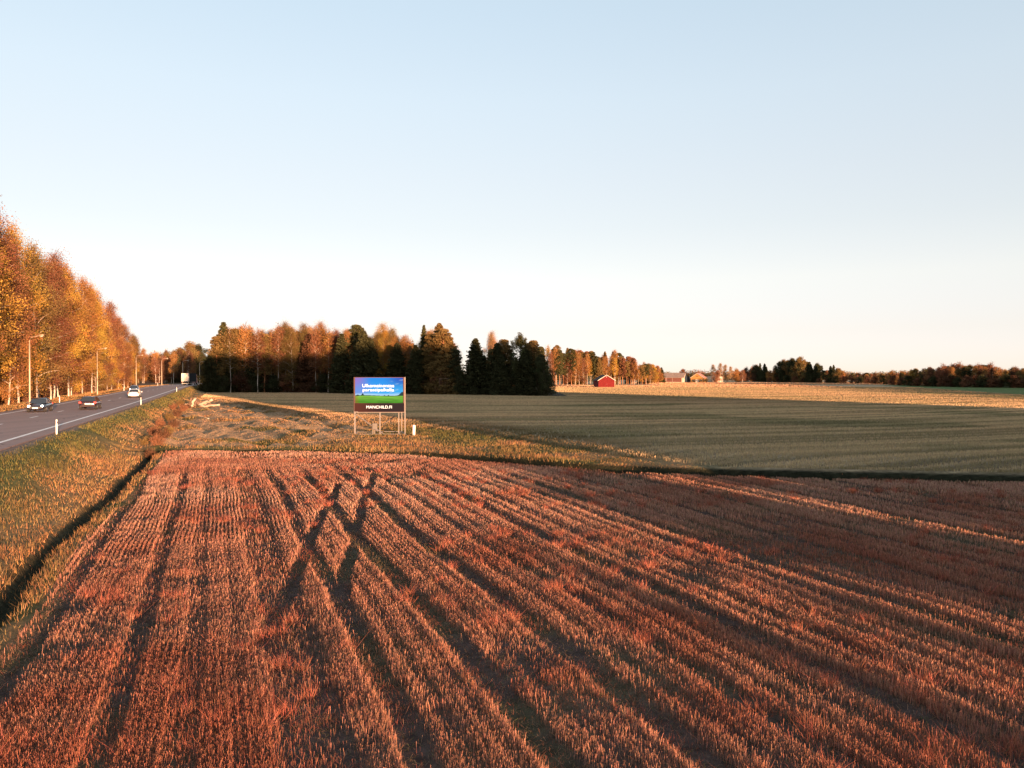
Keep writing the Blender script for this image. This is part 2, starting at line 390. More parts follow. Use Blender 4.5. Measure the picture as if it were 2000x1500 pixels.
# ---------------------------------------------------------------- grass and stubble geometry
rng = np.random.default_rng(7)
def blades(name, X, Y, h, w, cols, lean, quad=True, z=None, leanxy=None):
    n = len(X)
    if z is None: z = ground_z(X, Y)
    yaw = rng.uniform(0, math.pi, n)
    dx = np.cos(yaw) * w / 2; dy = np.sin(yaw) * w / 2
    if leanxy is None:
        la = rng.uniform(0, 2 * math.pi, n); lm = h * lean * np.abs(rng.normal(0, 1, n)); lx = np.cos(la) * lm; ly = np.sin(la) * lm
    else: lx, ly = leanxy
    b = np.stack([X, Y, z - .02], -1); t = np.stack([X + lx, Y + ly, z + h], -1); o = np.stack([dx, dy, 0 * dx], -1)
    if quad:
        V = np.stack([b - o, b + o, t + o * .8, t - o * .8], 1).reshape(-1, 3); k = 4
    else:
        V = np.stack([b - o, b + o, t], 1).reshape(-1, 3); k = 3
    c = np.repeat(cols, k, axis=0)
    return np_mesh(name, V, k, None, c)

def scatter(K, y0, y1, p=1.0, margin=1.04, side=None):
    """random ground points inside the camera's wedge, density K / Y^p per m2"""
    N = []
    edges = np.geomspace(y0, y1, 60)
    for a, b in zip(edges[:-1], edges[1:]):
        ym = (a + b) / 2; hw = ym * .667 * margin + 1.5
        n = rng.poisson(K / ym ** p * 2 * hw * (b - a))
        N.append(np.stack([rng.uniform(-hw, hw, n), rng.uniform(a, b, n)], -1))
    P = np.concatenate(N); return P[:, 0], P[:, 1]

def jitter_col(base, n, v=.25, h=.08):
    f = np.clip(1 + rng.normal(0, v, n), .35, 1.9)[:, None]
    return np.clip(base * f * (1 + rng.normal(0, h, (n, 3))), .004, .95)

# near field stubble, drilled in rows 0.14 m apart along the bands
X, Y = scatter(26000, 7.5, 60, 1.05)
nm = near_mask(X, Y); cov = track_cover(X, Y)
patch = .55 * noise(X, Y, 1.3, 71, 3) + .45 * noise(X, Y, 6, 171, 2)
keep = rng.random(len(X)) < nm * cov * np.clip(.5 + 3.0 * (patch - .47), .07, 1)
keep &= nm > .3
X, Y, patch = X[keep], Y[keep], patch[keep]
RS = .14
w = wcoord(X, Y); wig = .10 * (noise(X, Y, 2.5, 72) - .5)
head = sstep(44, 50, Y)
w_new = np.round((w + wig) / RS) * RS - wig + rng.normal(0, .014, len(w))
w_new = np.where(rng.random(len(w)) < (.25 + .65 * sstep(.45, .6, noise(X, Y, 7, 172, 2))) * (1 - head) * (.45 + .55 * sstep(15, 26, Y)), w_new, w)
X = X + (w_new - w) * .934; Y = Y + (w_new - w) * .358
n = len(X); D = np.hypot(X, Y)
hh = (.118 + .07 * (noise(X, Y, 2.2, 73, 2) - .5)) * np.clip(rng.normal(1, .2, n), .4, 1.6)
ww = np.maximum(.0048, .00043 * D) * rng.uniform(.8, 1.3, n)
tr = sstep(.45, .7, noise(X, Y, 3.5, 74, 3))[:, None]
tr = tr * (1 - .6 * sstep(24, 44, Y))[:, None]
cb = STUB * (1 - tr * .75) + RED * tr * .75
pl = (sstep(20, 40, Y) * sstep(.25, .55, noise(X, Y, 5, 176, 2)) * .8)[:, None]; cb = cb * (1 - pl) + C(.46, .27, .19) * pl
print('near stubble', n)
me = blades('stubble', X, Y, hh, ww, jitter_col(cb, n, .3, .06), .22)
tag(link('stubble', me, M_straw), 'cut reddish straw standing in rows across the near field', kind='stuff')

# chaff and broken straw lying on the soil
X, Y = scatter(9000, 7.5, 58, 1.1)
keep = (near_mask(X, Y) > .3) & (rng.random(len(X)) < .35 + .9 * noise(X, Y, .9, 175, 2)); X, Y = X[keep], Y[keep]; n = len(X); D = np.hypot(X, Y)
la = rng.uniform(0, 6.28, n); ll = rng.uniform(.04, .16, n)
me = blades('straw_litter', X, Y, rng.uniform(.0, .035, n) + .022, np.maximum(.005, .0005 * D), jitter_col(np.where((rng.random(n) < .3)[:, None], C(.09, .085, .035), C(.19, .115, .075)), n, .4, .06), 0, leanxy=(np.cos(la) * ll, np.sin(la) * ll))
tag(link('straw_litter', me, M_straw), 'broken straw and chaff lying on the dark soil between the rows', kind='stuff')
# weeds and fallen straw between the rows
X, Y = scatter(7000, 7.5, 60, 1.05)
nm = near_mask(X, Y); keep = rng.random(len(X)) < nm * sstep(.34, .70, noise(X, Y, 1.3, 75, 3) + .10 * sstep(42, 52, Y) + .12 * (1 - track_cover(X, Y)) * (np.abs(wcoord(X, Y) - 1.3) < 1))
keep &= nm > .3
X, Y = X[keep], Y[keep]; n = len(X); D = np.hypot(X, Y)
gr = sstep(.5, .75, noise(X, Y, 4, 76, 2))[:, None]
cb = RED * (1 - gr) + C(.15, .105, .055) * gr
hw_ = rng.uniform(.02, .13, n)
tx, ty = scatter(16, 8, 50, 1.0); kk = near_mask(tx, ty) * (noise(tx, ty, 5, 173, 2) > .5) > .3; tx, ty = tx[kk], ty[kk]
nb_ = 70; bx = np.repeat(tx, nb_) + rng.normal(0, .10, len(tx) * nb_); by = np.repeat(ty, nb_) + rng.normal(0, .10, len(tx) * nb_)
X = np.concatenate([X, bx]); Y = np.concatenate([Y, by]); D = np.hypot(X, Y); hw_ = np.concatenate([hw_, rng.uniform(.1, .34, len(bx))])
cb = np.concatenate([cb, np.broadcast_to(RED * 1.25, (len(bx), 3))]); n = len(X)
me = blades('withered_grass', X, Y, hw_, np.maximum(.006, .0006 * D), jitter_col(cb, n, .35, .1), .9, quad=False)
tag(link('withered_grass', me, M_straw), 'low withered red and green grass between the stubble rows', kind='stuff')

# second field stubble beyond the cross ditch: long rows curving across, stretched blades grow with distance
X, Y = scatter(4300, 42, 330, 1.05)
bk = Y - bank_y(X); s = road_s(X, Y)
ok = (bk > np.where(X > 10, .2, 1.0)) & (s > 11) & (Y > cross_y(X) + 1.5)
ok &= ~((Y > wood_front(X) - 1) & (X < 14)); ok &= ~((Y > 190) & (X > 132 + (Y - 195) * .29))
lined = row_lines(X, Y)
ok &= ~(lined * .35 > rng.random(len(X)))
X, Y, lined = X[ok], Y[ok], lined[ok]; n = len(X); D = np.hypot(X, Y)
t1 = sstep(.35, .65, noise(X, Y, 30, 78, 2))[:, None]
cb = C(.60, .445, .265) * (1 - t1) + C(.68, .475, .285) * t1; cb = cb * (1 - .38 * sstep(110, 165, Y) * sstep(5, 30, X))[:, None] * np.array([1, .97, .93])  # colour lowered over the far sunlit strip to hold back its brightness
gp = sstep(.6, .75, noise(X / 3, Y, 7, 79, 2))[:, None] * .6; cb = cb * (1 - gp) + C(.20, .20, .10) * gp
cb = cb * (1 - lined[:, None] * np.array([.46, .42, .45])) * .95; bq = ((1 - sstep(6, 16, Y - bank_y(X))) * (1 - sstep(4, 12, X)))[:, None]; cb = cb * (1 - bq * np.array([.36, .42, .44]))  # straw along the bank coloured darker to tone down the sun streak
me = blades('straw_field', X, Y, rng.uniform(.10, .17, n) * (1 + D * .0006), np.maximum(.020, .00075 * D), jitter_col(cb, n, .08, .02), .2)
tag(link('straw_field', me, M_straw), 'short pale straw covering the wide second field behind the ditch', kind='stuff')

# coarser straw on the distant fields
X, Y = scatter(60000, 330, 900, 1.9)
ok = (X > -10) & (road_s(X, Y) > 12) & ~((Y > 395) & (X < 80)) & ~((X > 150) & (Y < 420)) & (X < 330) & (Y < 545)
X, Y = X[ok], Y[ok]; n = len(X)
me = blades('distant_straw', X, Y, rng.uniform(.15, .3, n), .0013 * Y * rng.uniform(.8, 1.5, n), jitter_col(np.broadcast_to(C(.42, .25, .145), (n, 3)), n, .15, .04), .2)
tag(link('distant_straw', me, M_straw), 'sunlit pale straw of the farthest field before the farm', kind='stuff')

# verge, embankment and rough strip grass
X, Y = scatter(8500, 9, 300, 1.25)
s = road_s(X, Y); bk = Y - bank_y(X); nm = near_mask(X, Y)
emb = (s > 6.0) & (s < 12.4) & (nm < .35)
strip = (Y > cross_y(X) + .3) & (bk < 4.5) & (s > 10) & (rng.random(len(X)) > .93 * sstep(6, 15, X))
lefts = (s < -6.3) & (s > -14)
ok = (emb | strip | lefts)
dd = np.abs(s - ldx(Y)); ok &= ~((dd < .34) & (Y < 57.5) & (rng.random(len(X)) < .75)); sg = Y - cross_y(X); ok &= ~((sg > -1.6) & (sg < np.where((X > -16) & (X < -6), .4, 1.1)) & (rng.random(len(X)) < .93))
nz = noise(X, Y, 2.2, 81, 3)
rmk = rough_mask(X, Y) * sstep(.33, .5, noise(X, Y, 5, 65, 3))
ok &= rng.random(len(X)) < np.clip(.45 + 1.6 * (nz - .35), .25, 1) * (1 - .30 * rmk)
X, Y, s, nz, rmk = X[ok], Y[ok], s[ok], nz[ok], rmk[ok]; n = len(X); D = np.hypot(X, Y)
gt = 1 - sstep(7.2, 9.8, s + 3 * (noise(X, Y, 3.5, 82, 2) - .5)); gt = np.where((s < -6), .25, gt)
inst = Y > cross_y(X) + .3
gst = sstep(.48, .62, noise(X, Y, 4.5, 64, 3)) * .85
bbg = np.exp(-((X + 2 ) / 13) ** 2) * (Y > 66)
gt = np.where(inst & (s > 10), np.clip(gst * .7 + .45 * bbg, 0, 1), gt)
cb = DRYG * 1.25 * (1 - gt[:, None]) + C(.125, .108, .040) * gt[:, None]
orr = sstep(.42, .64, noise(X, Y, 2.8, 83, 2))[:, None] * .55 * (1 - gt[:, None]); cb = cb * (1 - orr) + C(.32, .15, .07) * orr
rk = (rmk * .85)[:, None]; cb = cb * (1 - rk) + C(.40, .24, .135) * rk
hh = rng.uniform(.08, .34, n) * (.55 + .9 * nz) * np.where(s < 7.4, .5, np.where(s < 13, .68, 1.0)) * (1 - .45 * rmk)
hh = hh * (1 - .6 * sstep(0, 12, X) * (s > 12)) * np.where(s > 13, .62, 1)
hh = np.where((X < 4) & (Y - cross_y(X) > .5) & (Y - cross_y(X) < 3), hh * 1.5, hh)
print('grass', n)
me = blades('grass', X, Y, hh * (1 - .45 * rmk), np.maximum(.010, .0009 * D), jitter_col(cb, n, .25, .08), .55, quad=False)
tag(link('grass', me, M_straw), 'yellow green and dry grass on the road bank and ditch edges', kind='stuff')
# ---------------------------------------------------------------- trees
def tube_np(pts, rad, n=6):
    """numpy tube -> verts, quads"""
    pts = np.asarray(pts, float); m = len(pts); V = []; 
    for i in range(m):
        t = pts[min(i + 1, m - 1)] - pts[max(i - 1, 0)]; t = t / (np.linalg.norm(t) + 1e-9)
        a = np.cross(t, [0, 0, 1] if abs(t[2]) < .9 else [1, 0, 0]); a /= np.linalg.norm(a); b = np.cross(t, a)
        an = np.arange(n) * 2 * math.pi / n
        V.append(pts[i] + rad[i] * (np.cos(an)[:, None] * a + np.sin(an)[:, None] * b))
    V = np.concatenate(V); i = np.arange(m - 1)[:, None] * n; k = np.arange(n)[None, :]
    Fq = np.stack([i + k, i + (k + 1) % n, i + n + (k + 1) % n, i + n + k], -1).reshape(-1, 4)
    return V, Fq
class Wood:
    def __init__(s): s.V = []; s.F = []; s.Cc = []; s.n = 0
    def tube(s, pts, rad, col, n=6, birch=False, rg=None):
        if birch and len(pts) > 2:            # resample so that the bark marks have rings to sit on
            pts = np.asarray(pts, float)
        V, Fq = tube_np(pts, rad, n)
        c = np.broadcast_to(np.array(col, float), (len(V), 3)).copy()
        if birch:
            f = np.where(rg.random(len(V)) < .16, .25, 1.0)[:, None]; c = c * f
        s.V.append(V); s.F.append(Fq + s.n); s.Cc.append(c); s.n += len(V)
    def mesh(s, name): return np_mesh(name, np.concatenate(s.V), 4, np.concatenate(s.F), np.concatenate(s.Cc), smooth=True)

def leaf_mesh(name, P, size, cols, rg, droop=0.0, elong=1.0):
    n = len(P)
    a = rg.normal(0, 1, (n, 3)); a[:, 2] = a[:, 2] * (1 - droop) - droop * 1.5; a /= np.linalg.norm(a, axis=1)[:, None]
    b = rg.normal(0, 1, (n, 3)); b -= (a * b).sum(1)[:, None] * a; b /= np.linalg.norm(b, axis=1)[:, None]
    s = (size * rg.uniform(.6, 1.4, n))[:, None]
    V = np.stack([P + a * s * elong, P - a * s * .5 * elong + b * s * .6, P - a * s * .5 * elong - b * s * .6], 1).reshape(-1, 3)
    return np_mesh(name, V, 3, None, np.repeat(cols, 3, 0))

BARKW = (.55, .46, .38); BARKD = (.13, .09, .07); BARKP = (.36, .17, .085)
def make_birch(seed, h=24, r=3.4, base=.26, nl=13000, size=.20, bare=.15, bark=BARKW, shape=1.0, dens=1.0, sub=False):
    """broad-leaved tree: limbs rising from the stem, leaf clumps on their ends"""
    rg = np.random.default_rng(seed); W = Wood()
    lean = rg.normal(0, .02, 2); zz = np.linspace(0, h * .97, 22)
    wob = np.cumsum(rg.normal(0, .05, (22, 2)), 0)
    stem = np.stack([zz * lean[0] + wob[:, 0], zz * lean[1] + wob[:, 1], zz], -1)
    rad = .0125 * h ** .9 * (1 - zz / h) ** .8 * .62 + .02
    W.tube(stem, rad, bark, 7, True, rg)
    at = lambda z: np.array([np.interp(z, zz, stem[:, 0]), np.interp(z, zz, stem[:, 1]), z])
    centres = []; z0 = base * h
    nb = int(26 * h / 24)
    for i in range(nb):
        t = (i + rg.random()) / nb; z = z0 + (h - z0) * t * .96
        prof = r * (math.sin(math.pi * min(1, (t * .93 + .07)) ** (.62 * shape)) ** .75) * rg.uniform(.7, 1.15)
        an = i * 2.4 + rg.normal(0, .4); up = .5 + .9 * t
        p0 = at(z - prof * .35); L = prof
        pts = [p0 + np.array([math.cos(an) * L * q, math.sin(an) * L * q, up * L * (q ** .8) - .25 * L * q * q]) for q in (0, .35, .7, 1)]
        W.tube(pts, [.07 + .014 * L, .06, .04, .014], np.array(bark) * (.7 if i % 2 else 1.0), 4)
        for q in (.45, .7, .95, 1.1):
            c = p0 + np.array([math.cos(an) * L * q, math.sin(an) * L * q, up * L * (q ** .8) - .25 * L * q * q])
            for _ in range(2): centres.append(c + rg.normal(0, .45, 3))
    for t in np.linspace(.1, 1, 14): centres.append(at(z0 + (h - z0) * t * .99) + rg.normal(0, .25, 3))
    centres = np.array(centres); k = rg.integers(0, len(centres), int(nl * dens))
    tt = np.clip((centres[k, 2] - z0) / (h - z0), 0, 1)
    keep = rg.random(len(k)) < 1 - bare * 4 * np.clip(tt - .78, 0, .25) * 4; k = k[keep]
    cs = rg.uniform(.5, 1.0, len(centres))[k]
    P = centres[k] + np.clip(rg.normal(0, 1, (len(k), 3)), -1.9, 1.9) * np.stack([cs * .72, cs * .72, cs * .95], -1)
    tint = np.clip(1 + rg.normal(0, .18, len(centres))[k] + rg.normal(0, .10, len(k)), .4, 1.7)[:, None]
    hue = np.clip(rg.normal(0, .12, len(centres))[k] + rg.normal(0, .02, len(k)), -.3, .3)
    cols = tint * np.stack([1 + 0 * hue, 1 + hue, 1 + hue * .5], -1)
    # bare twigs reaching out of the top
    for i in range(36 if bare > .1 else 10):
        z = h * rg.uniform(.72, .97); p = at(z); an = rg.uniform(0, 6.28); L = rg.uniform(.8, 2.0)
        q = p + np.array([math.cos(an) * L * .45, math.sin(an) * L * .45, L])
        W.tube([p, (p + q) / 2 + rg.normal(0, .08, 3), q], [.035, .025, .012], (.20, .11, .08), 3)
    return W.mesh('trunk'), leaf_mesh('crown', P, size, cols, rg, .25)

def make_spruce(seed, h=22, r=3.0, base=.04, size=.30, gap=.42, shape=.8, nper=9):
    rg = np.random.default_rng(seed); W = Wood()
    W.tube([[0, 0, z] for z in np.linspace(0, h * .98, 8)], .16 * (1 - np.linspace(0, .95, 8)) * h / 18 + .02, BARKD, 7)
    P = []; A = []; z = base * h; lv = 0
    while z < h * .985:
        t = (z / h - base) / (1 - base); L0 = r * (1 - t) ** shape * rg.uniform(.78, 1.1) + .12; nb = int(5 + 6 * (1 - t))
        off = rg.uniform(0, 6.28)
        for i in range(nb):
            an = off + i * 6.283 / nb + rg.normal(0, .15); L = L0 * rg.uniform(.4, 1.25)
            m = int(max(4, nper * L * 1.7)); q = rg.random(m) ** .7
            drop = -.32 * q * L + .30 * L * q ** 3 - rg.exponential(.16, m) * (q * L * .55 + .1)
            side = rg.normal(0, .16, m) * (1 - q * .5) * L * .8
            P.append(np.stack([math.cos(an) * q * L - math.sin(an) * side, math.sin(an) * q * L + math.cos(an) * side, z + drop], -1))
            if L > 1.2 and i % 2 == 0: W.tube([[0, 0, z], [math.cos(an) * L * .8, math.sin(an) * L * .8, z - .2 * L]], [.04, .015], BARKD, 3)
        z += gap * rg.uniform(.7, 1.3) * (1 - .45 * t); lv += 1
    P = np.concatenate(P); n = len(P)
    P += rg.normal(0, .05, P.shape)
    cols = np.clip(1 + rg.normal(0, .25, n), .4, 1.8)[:, None] * np.array([1, 1, 1.0])
    return W.mesh('trunk'), leaf_mesh('crown', P, size, cols, rg, .35, 1.25)

def make_pine(seed, h=22, r=3.4, base=.5, ncl=34, per=230, size=.22):
    rg = np.random.default_rng(seed); W = Wood(); zz = np.linspace(0, h * .96, 14)
    wob = np.cumsum(rg.normal(0, .06, (14, 2)), 0); stem = np.stack([wob[:, 0], wob[:, 1], zz], -1)
    V0 = W.n; W.tube(stem, .21 * (1 - zz / h * .85) * h / 20, BARKP, 7)
    at = lambda z: np.array([np.interp(z, zz, stem[:, 0]), np.interp(z, zz, stem[:, 1]), z])
    P = []; T = []
    for i in range(ncl):
        t = (i + rg.random()) / ncl; z = h * (base + (1.0 - base) * t); L = r * math.sqrt(max(.05, 1 - (t * 1.05 - .25) ** 2 * 1.35)) * rg.uniform(.35, 1.0)
        if t > .9: L *= .4
        an = i * 2.4 + rg.normal(0, .5); c = at(min(z, h * .95)) + np.array([math.cos(an) * L, math.sin(an) * L, .15 * L])
        W.tube([at(max(0, z - .5 * L)), (at(z) + c) / 2, c], [.08, .05, .02], np.array(BARKP) * .8, 4)
        s = rg.uniform(.7, 1.15); q = rg.normal(0, 1, (per, 3)); q /= np.maximum(1, np.linalg.norm(q, axis=1)[:, None] / 1.5)
        P.append(c + q * [s * .85, s * .85, s * .42]); T.append(np.full(per, rg.normal(1, .15)))
    P = np.concatenate(P); n = len(P)
    cols = (np.concatenate(T) * np.clip(1 + rg.normal(0, .25, n), .4, 1.8))[:, None] * np.ones(3)
    return W.mesh('trunk'), leaf_mesh('crown', P, size, cols, rg, 0, 1.2)

def make_bush(seed, h=2.2, r=1.3, nl=1600, size=.09, twigs=40):
    rg = np.random.default_rng(seed); W = Wood(); P = []
    for i in range(twigs):
        an = rg.uniform(0, 6.28); L = r * rg.uniform(.2, 1); t = np.array([math.cos(an) * L, math.sin(an) * L, h * rg.uniform(.5, 1) * (1 - .35 * (L / r) ** 2)])
        b = np.array([math.cos(an) * .2, math.sin(an) * .2, 0]); m = (b + t) / 2 + rg.normal(0, .08, 3)
        W.tube([b, m, t], [.03, .02, .008], (.22, .11, .07), 3)
        k = nl // twigs; q = rg.random(k)[:, None] ** .6; P.append(b + (t - b) * q + rg.normal(0, .13, (k, 3)) * (h / 2.2))
    P = np.concatenate(P); n = len(P)
    return W.mesh('stems'), leaf_mesh('foliage', P, size, np.clip(1 + rg.normal(0, .25, n), .4, 1.8)[:, None] * np.ones(3), rg)

PROTO = {
    'birch': [make_birch(100 + i, 24, 3.3 + .25 * (i % 3), (.2, .09, .14, .07, .12)[i], 40000, .095, .16) for i in range(5)],
    'thin_birch': [make_birch(120 + i, 22, 2.1, .38, 5600, .19, .4, dens=1) for i in range(4)],
    'oval': [make_birch(140 + i, 18, 4.6, .05, 19000, .21, .02, bark=(.2, .15, .12), shape=1.25) for i in range(3)],
    'thicket': [make_birch(150 + i, 11, 2.6, .05, 6500, .22, .1, bark=(.3, .24, .2), shape=1.1) for i in range(4)],
    'spruce': [make_spruce(160 + i, 22, 3.7 + .35 * i, .03, .27, .36, .62, 15) for i in range(4)],
    'slim_spruce': [make_spruce(170 + i, 20, 2.3, .08, .28, .4, .7) for i in range(2)],
    'pine': [make_pine(180 + i, 22, 3.0 + .3 * (i % 3), .28 + .06 * (i % 3), 44, 230) for i in range(5)],
    'bush': [make_bush(190 + i) for i in range(3)],
}
PH = {'birch': 24, 'thin_birch': 22, 'oval': 18, 'thicket': 11, 'spruce': 22, 'slim_spruce': 20, 'pine': 22, 'bush': 2.2}
KNAME = {'birch': 'birch_tree', 'thin_birch': 'birch_tree', 'oval': 'broadleaf_tree', 'thicket': 'young_tree', 'spruce': 'spruce_tree', 'slim_spruce': 'spruce_tree', 'pine': 'pine_tree', 'bush': 'bush'}
YEL = (.42, .25, .055); ORA = (.31, .155, .055); RUS = (.22, .10, .055); OLI = (.19, .125, .048); DGR = (.062, .062, .030); PGR = (.072, .070, .030); PALE = (.36, .22, .11); DKB = (.12, .062, .036)
COLNAME = {YEL: 'golden yellow', ORA: 'orange', RUS: 'rusty brown', OLI: 'olive', DGR: 'dark green', PGR: 'grey green', PALE: 'pale thin-leaved', DKB: 'dark brown'}
trees = []
trng = np.random.default_rng(99)
def tree(kind, x, y, ztop=None, h=None, col=ORA, zone='', sx=None, label=None, group=None, wmul=1.0, pick=None):
    i = int(trng.integers(0, len(PROTO[kind]))) if pick is None else pick; tr, cr = PROTO[kind][i]
    z = float(ground_z(np.array([x]), np.array([y]))[0]) - .05
    if h is None: h = ztop - z
    sz = h / PH[kind]; sxy = (sx if sx else sz ** .6) * wmul
    o = empty(KNAME[kind], (x, y, z), float(trng.uniform(0, 6.28))); o.scale = (sxy, sxy, sz)
    pt = link('stems' if kind == 'bush' else 'trunk', tr, M_bark, o)
    c = link('foliage' if kind == 'bush' else 'crown', cr, M_leaf, o)
    v = trng.uniform(.85, 1.15); c.color = (*[k * v for k in col], 1)
    word = {'birch': 'birch', 'thin_birch': 'slender birch', 'oval': 'round leafy tree', 'thicket': 'young leafy tree', 'spruce': 'spruce', 'slim_spruce': 'slim spruce', 'pine': 'pine', 'bush': 'bush'}[kind]
    cat = {'birch': 'birch', 'thin_birch': 'birch', 'oval': 'tree', 'thicket': 'young tree', 'spruce': 'spruce', 'slim_spruce': 'spruce', 'pine': 'pine', 'bush': 'bush'}[kind]
    px = 1000 + x / y * F if y > 1 else -1
    trees.append(dict(o=o, kind=kind, word=word, cat=cat, col=COLNAME.get(col, 'brown'), zone=zone, px=px, y=y, label=label, group=group, h=h))
    return o
def atpx(px, Y): return (px - 1000) / F * Y
def ztop(py, Y): return CAMZ + (HOR - py) / F * Y

# avenue of tall birches left of the road
ytops = ([90, 103, 133, 160, 188, 224, 262, 300], [28.0, 27.6, 26.4, 26.0, 24.6, 21.0, 16.0, 13.5])
k = 0; yy = 86.0
cyc = [YEL, RUS, ORA, YEL, RUS, ORA, YEL, OLI, RUS, RUS]
while yy < 246:
    for row, off in enumerate((12.0, 17.5, 24.0)):
        if row == 2: continue
        y = yy + (0, 2.6, 1.0)[row] + trng.uniform(-1, 1); x, y = roadpt(y, -(off + trng.uniform(-1, 1)))
        zt = float(np.interp(y, *ytops)) + (0, .8, 1.6)[row] + trng.uniform(-1.6, .8) * (1.0 if row < 2 else .5)
        kd = 'birch'
        col = cyc[(k + row * 3) % len(cyc)] if row == 0 else (RUS, ORA, YEL, ORA)[int(trng.integers(0, 4))]
        if row == 0 and k % 3 == 2: zt -= 5
        tree(kd, x, y, ztop=zt, col=col, zone='avenue' + 'ABC'[row], wmul=trng.uniform(.9, 1.15), pick=0 if (yy < 112 or k % 6 == 4) else None)
    k += 1; yy += 5.0 + yy * .004
# undergrowth under the avenue
for i in range(29):
    y = 114 + i * 4.8; x, y2 = roadpt(y, -(12.5 + trng.uniform(0, 5)))
    tree('bush', x, y2, h=trng.uniform(1.6, 3.6), col=(ORA, RUS, DKB)[i % 3], zone='under', wmul=1.2)
# trees round the bend of the road
for i in range(40):
    px = 246 + i * 3.6 + trng.uniform(-3, 3); Y = trng.uniform(330, 430); x = atpx(px, Y)
    if abs(float(road_s(x, Y))) < 9: continue
    tree(('birch', 'thin_birch', 'thicket')[i % 3], x, Y, ztop=ztop(trng.uniform(678, 700), Y), col=(RUS, ORA, DKB, OLI)[i % 4], zone='bend')
for px, py, Y, cc in ((352, 682, 385, OLI), (368, 672, 380, OLI), (384, 676, 390, DGR), (345, 694, 372, DGR), (394, 692, 385, DGR)):
    tree('oval', atpx(px, Y), Y, ztop=ztop(py, Y), col=cc, zone='round', wmul=1.15)
for i in range(16):
    px = 385 + i * 7; Y = trng.uniform(400, 470); x = atpx(px, Y)
    if abs(float(road_s(x, Y))) < 9: continue
    tree('spruce', x, Y, ztop=ztop(trng.uniform(690, 700), Y), col=DGR, zone='bend')

# the wood in the middle: listed front trees (photo column, top row, kind, metres behind the front, colour)
FRONT = [(410, 690, 'spruce', 2, DGR), (424, 655, 'pine', 3, OLI), (437, 627, 'spruce', 6, PGR), (450, 640, 'thin_birch', 2, OLI), (458, 640, 'pine', 5, OLI), (478, 630, 'thin_birch', 3, ORA),
 (490, 648, 'spruce', 5, DGR), (503, 642, 'thin_birch', 2, RUS), (517, 650, 'pine', 4, OLI), (530, 642, 'thin_birch', 6, ORA), (543, 634, 'thin_birch', 4, RUS), (556, 630, 'birch', 6, OLI), (572, 640, 'birch', 3, OLI), (588, 632, 'birch', 5, OLI),
 (603, 650, 'spruce', 3, DKB), (617, 640, 'thin_birch', 2, RUS), (628, 630, 'birch', 6, ORA), (641, 640, 'thin_birch', 3, ORA), (655, 645, 'birch', 6, RUS), (668, 650, 'spruce', 2, DGR), (682, 645, 'birch', 6, ORA), (697, 632, 'pine', 8, PGR), (710, 645, 'spruce', 2, DGR),
 (724, 660, 'spruce', 3, DGR), (736, 648, 'birch', 6, OLI), (752, 632, 'birch', 7, YEL), (764, 640, 'birch', 8, OLI), (776, 668, 'spruce', 2, DGR), (790, 655, 'birch', 6, ORA), (803, 660, 'thin_birch', 6, ORA), (812, 672, 'spruce', 2, DGR),
 (828, 633, 'slim_spruce', 5, PGR), (842, 650, 'pine', 2, OLI), (858, 629, 'spruce', 4, OLI), (866, 640, 'pine', 1, OLI), (878, 655, 'spruce', 2, OLI), (889, 680, 'pine', 1, DGR), (897, 720, 'thicket', 0, DGR),
 (912, 735, 'thicket', 2, DKB), (929, 659, 'spruce', 2, DGR), (945, 742, 'thicket', 3, DGR), (957, 648, 'birch', 26, PALE), (966, 660, 'birch', 24, PALE), (972, 668, 'spruce', 2, DGR), (985, 661, 'pine', 3, OLI), (978, 690, 'spruce', 1, DGR), (996, 700, 'thin_birch', 4, DKB), (1004, 705, 'thicket', 2, DGR),
 (1018, 657, 'oval', 2, PGR), (1026, 680, 'spruce', 1, DGR), (1041, 663, 'pine', 4, OLI), (1050, 700, 'oval', 1, DGR), (1062, 702, 'oval', 0, DGR), (1071, 735, 'thicket', 0, DGR),
 (920, 700, 'pine', 4, OLI), (938, 685, 'spruce', 5, PGR), (963, 680, 'pine', 6, OLI), (992, 672, 'pine', 6, OLI), (1033, 668, 'pine', 7, OLI), (1054, 690, 'pine', 5, DGR)]
for px, py, kd, dy, cc in FRONT:
    Y = float(np.interp(px, WPX, WPY)) + dy + 2.5
    x = atpx(px, Y)
    wm = .9 if px > 900 else 1.0
    if kd == 'oval': wm = .62
    if kd == 'spruce': wm = 1.25
    tree(kd, x, Y, ztop=ztop(py, Y), col=cc, zone='front', wmul=wm)
topx = [400, 437, 478, 520, 560, 590, 625, 650, 700, 750, 790, 815, 830, 860, 890, 905]; topy = [690, 630, 632, 642, 632, 634, 632, 642, 640, 638, 655, 662, 640, 636, 670, 700]
for i in range(105):
    px = 405 + 488 * i / 105 + trng.uniform(-4, 4); dy = trng.uniform(9, 45); Y = float(np.interp(px, WPX, WPY)) + dy; x = atpx(px, Y)
    if float(road_s(x, Y)) < 12: continue
    py = float(np.interp(px, topx, topy)) + trng.uniform(4, 22)
    kd, cc = [('birch', ORA), ('birch', PALE), ('spruce', DGR), ('birch', YEL), ('thin_birch', PALE), ('birch', ORA), ('birch', PALE)][int(trng.integers(0, 7))]
    tree(kd, x, Y, ztop=ztop(py, Y), col=cc, zone='deep')
# low brush closing the foot of the wood
for i in range(70):
    px = trng.uniform(402, 1075); Y = float(np.interp(px, WPX, WPY)) + trng.uniform(3, 22); x = atpx(px, Y)
    if float(road_s(x, Y)) < 9 or (900 < px < 918) or (px > 918 and i % 2): continue
    tree('thicket', x, Y, h=trng.uniform(3.5, 7), col=(DGR, DKB, RUS)[i % 3], zone='brush', wmul=1.3)
